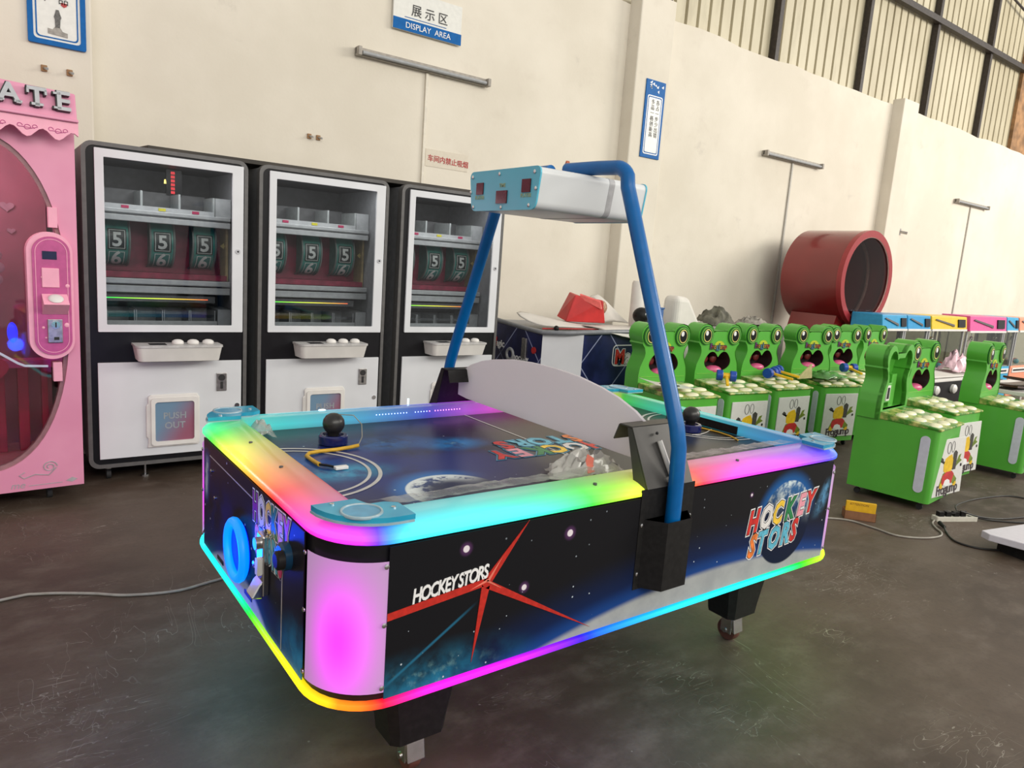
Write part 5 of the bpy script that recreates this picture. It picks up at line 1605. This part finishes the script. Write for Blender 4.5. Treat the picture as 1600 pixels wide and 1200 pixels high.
MB().hexa([(-.17, -.06, 0), (.20, -.10, .0), (.20, .12, .03), (-.17, .12, .03), (-.10, -.06, .23), (.16, -.10, .20), (.24, .10, .16), (-.06, .12, .25)]).build('bag_body', paint('red_bag', srgb(190, 38, 38), .4, var=.15, scale=8), rb, bevel=.01)
MB().hexa([(-.04, -.068, .20), (.14, -.11, .12), (.15, -.105, .13), (-.03, -.06, .215), (-.06, -.068, .235), (.12, -.11, .185), (.13, -.10, .195), (-.05, -.06, .245)]).build('folded_flap', paint('pale_red_paper', srgb(215, 95, 90), .4), rb)
crumple('x', None, None, (0, 0, 0), .01, .01, .001, FOAM, 1, n=2).name = 'bag_filling'
bf = bpy.data.objects['bag_filling']; bpy.data.objects.remove(bf)
MB().sphere((.17, -.06, .135), .055, 12, 8, (1, .7, 1.1)).build('bag_filling', paint('tan_filling', srgb(165, 130, 105), .6, var=.5, scale=60), rb, smooth=60)
sheet('foam_sheet', 'crumpled white foam heap right of the red bag', [[(4.44, 5.0, .98), (4.56, 5.0, 1.27), (4.70, 4.95, 1.20), (4.86, 4.95, .985)], [(4.42, 4.85, .98), (4.54, 4.85, 1.24), (4.66, 4.82, 1.17), (4.84, 4.8, .985)], [(4.42, 4.68, .98), (4.55, 4.68, .99), (4.68, 4.68, .985), (4.84, 4.66, .98)]], FOAM)
o = MB().lathe([(.055, 0), (.06, .02), (.06, .38), (.05, .40)], (0, 0, 0), 'z', 18).build('foam_roll', FOAM, None, smooth=50); o.location = (4.70, 4.52, .976)
tag(o, 'upright white foam roll beside the blue arch tube', 'foam roll')
# helmet-like black object and blue box behind the first frog
t = thing('black_canister', 'small black canister behind the first frog machine', 'canister', (4.58, 4.34, .985))
MB().lathe([(.05, 0), (.045, .05)], (0, 0, 0), 'z', 16).build('foot', DKGREY, t)
MB().sphere((0, 0, .10), .075, 16, 10, (1, 1, .95)).build('canister_body', BLACKM, t, smooth=60)
MB().dome((-.02, -.072, .115), .012, .012, .006, 10, 3, '-y').build('reflector', CHROME, t)
t = thing('blue_box', 'narrow blue box behind the first frog machine, right of the arch tube', 'box', (4.80, 4.36, .99))
MB().box(-.06, .05, -.03, .07, 0, .16).build('box_body', paint('dull_blue_box', srgb(60, 100, 160), .4), t, bevel=.006)
MB().box(-.065, .055, -.035, .075, .155, .17).build('lid', paint('dull_blue_lid', srgb(45, 85, 140), .4), t, bevel=.003)
o = MB().add([(x, y, z) for (x, y, z) in [(-.19, -.12, 0), (.20, -.12, 0), (.20, .15, 0), (-.19, .15, 0), (-.15, -.08, 1.27), (.02, -.08, 1.26), (.02, .1, 1.26), (-.15, .1, 1.27), (.17, -.1, 1.04), (.17, .1, 1.04)]],
             [(0, 1, 8, 5, 4), (2, 3, 7, 6, 9), (0, 4, 7, 3), (1, 2, 9, 8), (4, 5, 6, 7), (5, 8, 9, 6), (0, 3, 2, 1)]).build('foam_block', FOAM, None, bevel=.05, seg=4)
o.location = (5.18, 4.42, 0); tag(o, 'white wrapped foam block standing behind the first two frog machines', 'foam block')
CLOTH = paint('grey_green_cloth', srgb(90, 88, 75), .7, var=.5, scale=14)
# a low shelf of crates carries the cloth
cr = thing('storage_crate', 'grey storage crate behind the second frog machine under the cloth', 'crate', (5.86, 4.45, 0))
MB().box(-.40, .75, -.2, .25, 0, .97).build('crate_body', paint('crate_grey', (.22, .21, .19), .6), cr, bevel=.01)
MB().box(-.44, .77, -.22, .27, .97, 1.005).build('crate_lid', paint('crate_grey2', (.28, .27, .25), .6), cr, bevel=.006)
crumple('dark_cloth', 'crumpled grey green cloth heap behind the second frog machine', 'cloth', (5.68, 4.42, 1.007), .22, .14, .15, CLOTH, 8)
crumple('dark_cloth', 'flat grey cloth behind the third frog machine', 'cloth', (6.25, 4.40, 1.007), .22, .12, .08, paint('pale_grey_cloth', srgb(140, 135, 125), .7, var=.3, scale=10), 9)

# small claw machines at the far right -----------------------------------------
CLG = glassmat('claw_window', (.80, .81, .78), .01, .04)
def claw(x, y, w, color, label, zt=1.185, hb=.165, rz=0, zb=0.0, sc=1.0):
    nm = '%d_%d_%d' % tuple(int(c_) for c_ in color)
    m = paint('claw_paint_'+nm, srgb(*color), .35, var=.06)
    t = thing('mini_claw_machine', label, 'claw machine', (x, y, zb), rz, 'small claw machines by the wall')
    dpt = .35
    MB().box(-w/2, w/2, 0, dpt, 0.05, .50).build('base', m, t, bevel=.01)
    MB().box(-w/2+.05, w/2-.05, -.012, 0, .40, .47).build('control_panel', WHITE2, t, bevel=.004)
    MB().box(-w/2+.08, w/2-.12, -.014, -.010, .425, .45).build('control_print', INK, t)
    MB().box(-w/2+.10, .02, -.008, .0, .14, .32).build('prize_door', DKGREY, t, bevel=.004)
    for sx in (-1, 1):
        for yy in (.012, dpt-.012): MB().box(sx*(w/2-.012)-.012, sx*(w/2-.012)+.012, yy-.012, yy+.012, .50, zt-hb).build('corner_post', SHELF, t)
    MB().box(-w/2+.02, w/2-.02, .004, .009, .50, zt-hb).build('pane', CLG, t)
    for sx in (-1, 1): MB().box(sx*(w/2-.008)-.003, sx*(w/2-.008)+.003, .02, dpt-.02, .50, zt-hb).build('pane', CLG, t)
    MB().box(-w/2+.02, w/2-.02, dpt-.009, dpt-.004, .50, zt-hb).build('pane', CLG, t)
    MB().box(-w/2+.02, w/2-.02, .02, dpt-.02, .50, .512).build('prize_bed', WHITE2, t)
    for q_ in range(5):
        MB().sphere((-w*.32+w*.16*q_, .10+.05*(q_ % 3), .548), .038, 10, 6).build('prize', LC['wpybr'[q_]], t, smooth=60)
    MB().hexa([(-w/2, -.03, zt-hb), (w/2, -.03, zt-hb), (w/2, dpt, zt-hb), (-w/2, dpt, zt-hb), (-w/2, -.005, zt), (w/2, -.005, zt), (w/2, dpt, zt), (-w/2, dpt, zt)]).build('header', m, t, bevel=.01)
    MB().box(-w/2+.005, w/2-.005, -.034, .0, zt-hb-.015, zt-hb+.010).build('header_trim', WHITE2, t)
    M = frame((0, -.024, zt-hb/2), (1, 0, 0), (0, .025/hb, 1))
    MB().box(w*.22, w*.42, -hb*.30, hb*.30, -.004, .008).xf(M).build('header_window', BLACK, t)
    MB().prism([(-w*.42, hb*.22), (-w*.40, hb*.30), (w*.10, -hb*.10), (w*.10, -hb*.28), (w*.04, -hb*.20)], 'z', .001, .008).xf(M).build('header_logo', paint('logo_bar', (.10, .09, .09), .4), t)
    cl = MB().cyl((0, dpt/2, zt-hb), (0, dpt/2, .86), .008, n=8)
    for k in range(3):
        a = 2*PI*k/3; cl.tube([(0, dpt/2, .87), (.05*math.cos(a), dpt/2+.05*math.sin(a), .83), (.03*math.cos(a), dpt/2+.03*math.sin(a), .76)], .006, 6)
    cl.build('claw', CHROME, t, smooth=50)
    MB().sphere((0, dpt/2, .885), .028, 12, 8).build('claw_hub', CHROME, t, smooth=50)
    for (xx, yy) in ((-w/2+.06, .06), (w/2-.06, .06), (-w/2+.06, dpt-.06), (w/2-.06, dpt-.06)): MB().cyl((xx, yy, 0), (xx, yy, .052), .02, n=8).build('foot', RUBBER, t)
    return t
claw(8.32, 4.0, .57, (40, 150, 200), 'small light blue claw machine beside the red drum, left of two')
claw(8.91, 4.0, .57, (30, 145, 200), 'small light blue claw machine next to the yellow one')
claw(9.72, 4.0, .98, (225, 190, 40), 'small yellow claw machine between the blue and pink ones')
claw(10.90, 4.0, 1.18, (215, 85, 150), 'small bright pink claw machine at the right edge', 1.20, .20)
claw(11.72, 4.0, .40, (60, 160, 205), 'small blue claw machine right of the bright pink one', 1.20, .19)
claw(12.32, 4.0, .70, (235, 150, 120), 'small salmon claw machine at the far right corner', 1.20, .19)
# black low cabinet with white knobs, white sheet, pink bag
t = thing('black_cabinet', 'low black cabinet with two white knobs behind the front frog machines', 'cabinet', (8.0, 3.40, 0))
MB().box(0, 1.5, 0, .5, .08, .515).build('body', BLACK, t, bevel=.008)
MB().box(-.01, 1.51, -.01, .51, .515, .545).build('top', WHITE2, t, bevel=.006)
for x in (.20, .62): MB().lathe([(.05, 0), (.05, -.03), (.03, -.045)], (x, 0, .43), 'y', 16).build('knob', WHITE2, t, smooth=40)
MB().ring(rrect(.88, 1.08, .375, .485, .03, 3), rrect(.90, 1.06, .395, .465, .02, 3), 'y', -.006, 0).build('badge', INKW, t)
MB().box(.93, 1.03, -.005, 0, .415, .445).build('badge_print', INKW, t)
for x in (.1, 1.4):
    for y in (.1, .4): MB().cyl((x, y, 0), (x, y, .085), .03, n=8).build('foot', RUBBER, t)
sheet('foam_sheet', 'white sheet lying on the low black cabinet', [[(8.0, 3.88, .58), (8.5, 3.88, .60), (9.0, 3.88, .58), (9.5, 3.88, .57)], [(7.98, 3.7, .565), (8.5, 3.7, .59), (9.0, 3.7, .57), (9.5, 3.7, .56)], [(7.97, 3.42, .555), (8.5, 3.41, .56), (9.0, 3.41, .555), (9.52, 3.42, .555)]], FOAM)
crumple('plastic_bag', 'crumpled pale pink plastic bag on the low black cabinet', 'bag', (9.15, 3.62, .582), .22, .14, .20, paint('pale_pink_plastic', srgb(225, 190, 200), .3, var=.15, scale=12), 4)
crumple('plastic_film', 'crumpled clear film in front of the low black cabinet', 'plastic film', (7.75, 3.15, .004), .30, .14, .34, CLR, 14)
# stack of dark skids on a white table right of the third frog
t = thing('display_table', 'white table at the right edge carrying bent dark boards', 'table', (7.62, 2.30, 0))
MB().box(0, 1.3, 0, .6, .58, .62).build('table_top', WHITE2, t, bevel=.006)
for x in (.06, 1.24):
    for y in (.06, .54): MB().box(x-.025, x+.025, y-.025, y+.025, 0, .58).build('leg', WHITE2, t)
MAHO = paint('mahogany', (.06, .022, .014), .35, var=.3)
for k, lab in enumerate(('curved dark brown board, upper one of the pair on the white table', 'curved dark brown board, lower one of the pair on the white table')):
    V = []; n = 10
    for i in range(n+1):
        u = i/n; zz = .625+.05*(1-k)+.10*(u-.75)**2*(1-k*.5)
        for y in (.06+.1*k, .30+.1*k): V.append((7.64+.9*u-.02*k, 2.30+y, zz))
    o = MB().add(V, [(2*i, 2*i+2, 2*i+3, 2*i+1) for i in range(n)]).build('curved_board', MAHO)
    s_ = o.modifiers.new('thickness', 'SOLIDIFY'); s_.thickness = .018; s_.offset = 1
    tag(o, lab, 'board', 'curved boards on the white table')
# ================================================================ SMALL THINGS
# mallets on the table
MALB = paint('mallet_navy', (.006, .010, .09), .18, var=.1, coat=.5); MALK = paint('mallet_black', (.016, .015, .014), .35, var=.2)
ZF = .7866
def mallet(x, y, label):
    t = thing('hockey_mallet', label, 'mallet', (x, y, ZF), 0, 'mallets on the hockey table')
    MB().lathe([(.046, 0), (.050, .003), (.050, .030), (.046, .034), (.036, .034), (.034, .026), (.016, .026)], (0, 0, 0), 'z', 32).build('base_cup', MALB, t, smooth=35)
    MB().lathe([(.020, .024), (.020, .040), (.029, .047), (.036, .060), (.038, .072), (.036, .085), (.027, .099), (.014, .107), (.004, .109)], (0, 0, 0), 'z', 24).build('knob', MALK, t, smooth=60)
mallet(.962, 2.305, 'navy mallet with black knob at the left end of the lit table')
mallet(2.452, 1.972, 'navy mallet with black knob behind the arch at the right end')
# yellow lead with thin wire loop and connector beside the left mallet
YEL = paint('yellow_sleeve', srgb(205, 160, 40), .4, var=.1); WIRE = paint('thin_wire', (.35, .33, .25), .4)
t = thing('sensor_lead', 'yellow sleeved lead with thin wire loop beside the left mallet', 'cable', (0, 0, 0))
def onf(px): return px
MB().tube([(1.020, 2.225, ZF+.008), (.985, 2.215, ZF+.007), (.93, 2.205, ZF+.007), (.875, 2.205, ZF+.007), (.835, 2.195, ZF+.007), (.815, 2.165, ZF+.007), (.815, 2.11, ZF+.007), (.818, 2.062, ZF+.007)], .0065, 10).build('sleeve', YEL, t, smooth=60)
MB().tube([(1.020, 2.225, ZF+.008), (1.045, 2.25, ZF+.03), (1.06, 2.29, ZF+.065), (1.055, 2.35, ZF+.085), (1.03, 2.42, ZF+.075), (1.012, 2.45, ZF+.05), (1.0, 2.46, ZF+.004)], .0016, 6).build('wire', WIRE, t, smooth=60)
MB().tube([(.818, 2.062, ZF+.007), (.835, 2.045, ZF+.007), (.850, 2.025, ZF+.006)], .004, 8).build('plug_neck', BLACKM, t, smooth=60)
MB().box(.848, .890, 2.004, 2.024, ZF, ZF+.010).build('connector', WHITE2, t, bevel=.002)
t = thing('sensor_lead', 'thin pale wire lying on the field by the right mallet', 'cable', (0, 0, 0))
MB().tube([(2.40, 1.915, ZF+.002), (2.44, 1.905, ZF+.002), (2.50, 1.92, ZF+.002), (2.58, 1.955, ZF+.002)], .002, 6).build('wire', paint('pale_wire', (.5, .48, .45), .4), t, smooth=60)
MB().tube([(2.53, 2.03, ZF+.02), (2.55, 1.98, ZF+.003), (2.56, 1.90, ZF+.003), (2.55, 1.83, ZF+.003), (2.52, 1.77, ZF+.003)], .0035, 6).build('sleeve', YEL, t, smooth=60)
# clear film strip along the near rail
CLR2 = mat_milky('rail_film', .52, .35)
def film_strip(label, x0, x1, y0, y1, z0, z1, seed, n=40):
    r = random.Random(seed); V = []; F = []
    for i in range(n+1):
        x = x0+(x1-x0)*i/n; w = r.uniform(-.004, .004); q = r.uniform(0, .004)
        V += [(x, y0, z0+q), (x, (y0+y1)/2+w, (z0+z1)/2+.012+r.uniform(-.004, .005)), (x, y1+w, z1+q*.3)]
    for i in range(n):
        F += [(3*i, 3*i+3, 3*i+4, 3*i+1), (3*i+1, 3*i+4, 3*i+5, 3*i+2)]
    o = MB().add(V, F).build('protective_film', CLR2)
    tag(o, label, 'plastic film')
    return o
film_strip('loose clear film along the inner edge of the near rail, left of the arch', .80, 1.55, 1.515, 1.675, .8425, .800, 2)
film_strip('loose clear film along the inner edge of the near rail, right of the arch', 1.80, 2.52, 1.515, 1.645, .8425, .806, 3)
crumple('plastic_bag', 'crumpled clear bag with red print lying against the arch plate', 'bag', (1.545, 1.635, ZF+.001), .125, .060, .075, MILKY, 21, rz=math.radians(-30), n=18)
o = MB().prism([(-.012, -.03), (.012, -.025), (.010, .0), (.016, .02), (-.004, .034), (-.014, .01)], 'y', -.002, .002).build('bag_label', paint('red_bag_print', srgb(215, 110, 90), .4))
o.location = (1.525, 1.60, ZF+.055); o.rotation_euler = (math.radians(-35), 0, math.radians(-20)); tag(o, 'red print scrap on the clear bag by the arch', 'label')
crumple('plastic_film', 'small scrap of clear film at the far left inner corner of the table', 'plastic film', (.775, 2.50, ZF+.001), .035, .06, .05, CLR2, 30, n=8)

# floor things on the right --------------------------------------------------
t = thing('card_box', 'small open brown box holding a yellow card on the floor', 'box', (4.46, 2.17, 0), math.radians(-52))
W_, D_ = .185, .045
bx = MB().box(-W_/2, W_/2, -D_, -D_+.003, 0, .055).box(-W_/2, W_/2, D_-.003, D_, 0, .055).box(-W_/2, -W_/2+.003, -D_, D_, 0, .055).box(W_/2-.003, W_/2, -D_, D_, 0, .055).box(-W_/2, W_/2, -D_, D_, 0, .003)
bx.build('box_body', paint('brown_cardboard', srgb(135, 92, 62), .7, var=.1), t)
yc = MB().box(-W_/2+.004, W_/2-.004, -.030, -.012, .004, .115).build('yellow_card', paint('yellow_card', srgb(225, 175, 25), .5, var=.08), t, bevel=.002)
txt('lettering', 'ATTENTION', frame((-.068, -.0305, .092), (1, 0, 0), (0, 0, 1)), .020, paint('brown_print', (.25, .12, .02), .5), yc, extrude=.0005)
STR = paint('cream_plastic', (.60, .58, .50), .4, var=.05)
ps = thing('power_strip', 'white power strip with black plugs on the floor at the right', 'power strip', (5.06, 1.845, 0), math.radians(-25))
MB().prism(rrect(-.155, .155, -.028, .028, .008, 3), 'z', 0, .032).build('strip_body', STR, ps, bevel=.003)
for k in range(5): MB().box(-.115+.055*k-.012, -.115+.055*k+.012, -.012, .012, .032, .033).build('socket', RUBBER, ps)
for k, (x, r) in enumerate(((-.115, .2), (-.06, -.3), (.0, .1), (.05, .4))):
    pg = MB().box(-.018, .018, -.016, .016, .033, .062).cyl((0, 0, .05), (.05*math.cos(r), .05*math.sin(r), .055), .009, .006, 8)
    pg.xf(Matrix.Translation((x, 0, 0))); pg.build('plug', BLACKM, ps)
CABG = paint('grey_cable', (.30, .28, .24), .5); CABK = paint('black_cable', (.015, .014, .013), .5)
def cable(name, label, pts, r, m, cat='cable'):
    # Catmull-Rom through the points
    P = [Vector(p_) for p_ in pts]; P = [P[0]*2-P[1]] + P + [P[-1]*2-P[-2]]
    out = []
    for i in range(1, len(P)-2):
        for k in range(6):
            u = k/6; a, b, c_, d_ = P[i-1], P[i], P[i+1], P[i+2]
            out.append(.5*((2*b)+(c_-a)*u+(2*a-5*b+4*c_-d_)*u*u+(3*b-a-3*c_+d_)*u**3))
    out.append(P[-2])
    o = MB().tube(out, r, 8).build(name, m, None, smooth=60)
    tag(o, label, cat)
    return o
cable('power_cable', 'pale cable running across the floor from the power strip to the table', [(3.2, 2.6, .006), (3.9, 2.42, .006), (4.306, 2.216, .006), (4.36, 2.03, .006), (4.362, 1.883, .006), (4.47, 1.785, .006), (4.60, 1.745, .006), (4.69, 1.765, .006), (4.76, 1.83, .006), (4.83, 1.88, .006), (4.90, 1.90, .010)], .006, CABG)
cable('power_cable', 'black cable looping away from the power strip to the right, upper one', [(5.12, 1.86, .05), (5.35, 1.95, .03), (5.75, 1.98, .006), (6.1, 1.90, .006), (6.2, 1.75, .006), (6.4, 1.6, .006)], .005, CABK)
cable('power_cable', 'black cable looping away from the power strip to the right, lower one', [(5.07, 1.82, .07), (5.22, 1.75, .03), (5.45, 1.68, .006), (5.8, 1.60, .006), (6.2, 1.56, .006), (6.6, 1.50, .006)], .005, CABK)
cable('power_cable', 'black cable from the right end of the power strip', [(5.20, 1.78, .02), (5.32, 1.70, .006), (5.5, 1.58, .006), (5.9, 1.45, .006)], .006, CABK)
cable('power_cable', 'short black cable with a loose plug in front of the power strip', [(4.80, 1.80, .02), (4.74, 1.76, .006), (4.62, 1.66, .006), (4.62, 1.55, .006), (4.72, 1.46, .006), (4.86, 1.40, .006), (5.1, 1.30, .006)], .006, CABK)
pgo = MB().cyl((4.795, 1.795, .015), (4.845, 1.845, .02), .010, .014, 10).build('loose_plug', BLACKM, None, smooth=40); tag(pgo, 'loose black plug lying in front of the power strip', 'plug')
cable('power_cable', 'pale cable on the floor at the left, running under the lit table', [(-.6, 3.15, .006), (.002, 3.25, .006), (.13, 3.245, .006), (.30, 3.16, .006), (.42, 3.08, .006), (.60, 3.03, .006), (.77, 3.06, .006), (1.1, 3.1, .006), (1.6, 2.9, .006)], .006, CABG)
# white low lid at the right edge
t = thing('white_base_unit', 'low white board unit at the lower right edge', 'board', (4.60, 1.485, 0), math.radians(-14))
MB().prism([(0, 0), (.10, -.24), (.9, -.24), (.9, .10), (.02, .06)], 'z', .075, .115).build('board', paint('lilac_white_board', (.62, .60, .66), .35, var=.03), t, bevel=.004)
MB().prism([(.12, -.17), (.85, -.17), (.85, .02), (.12, .02)], 'z', 0, .075).build('foot', BLACKM, t)
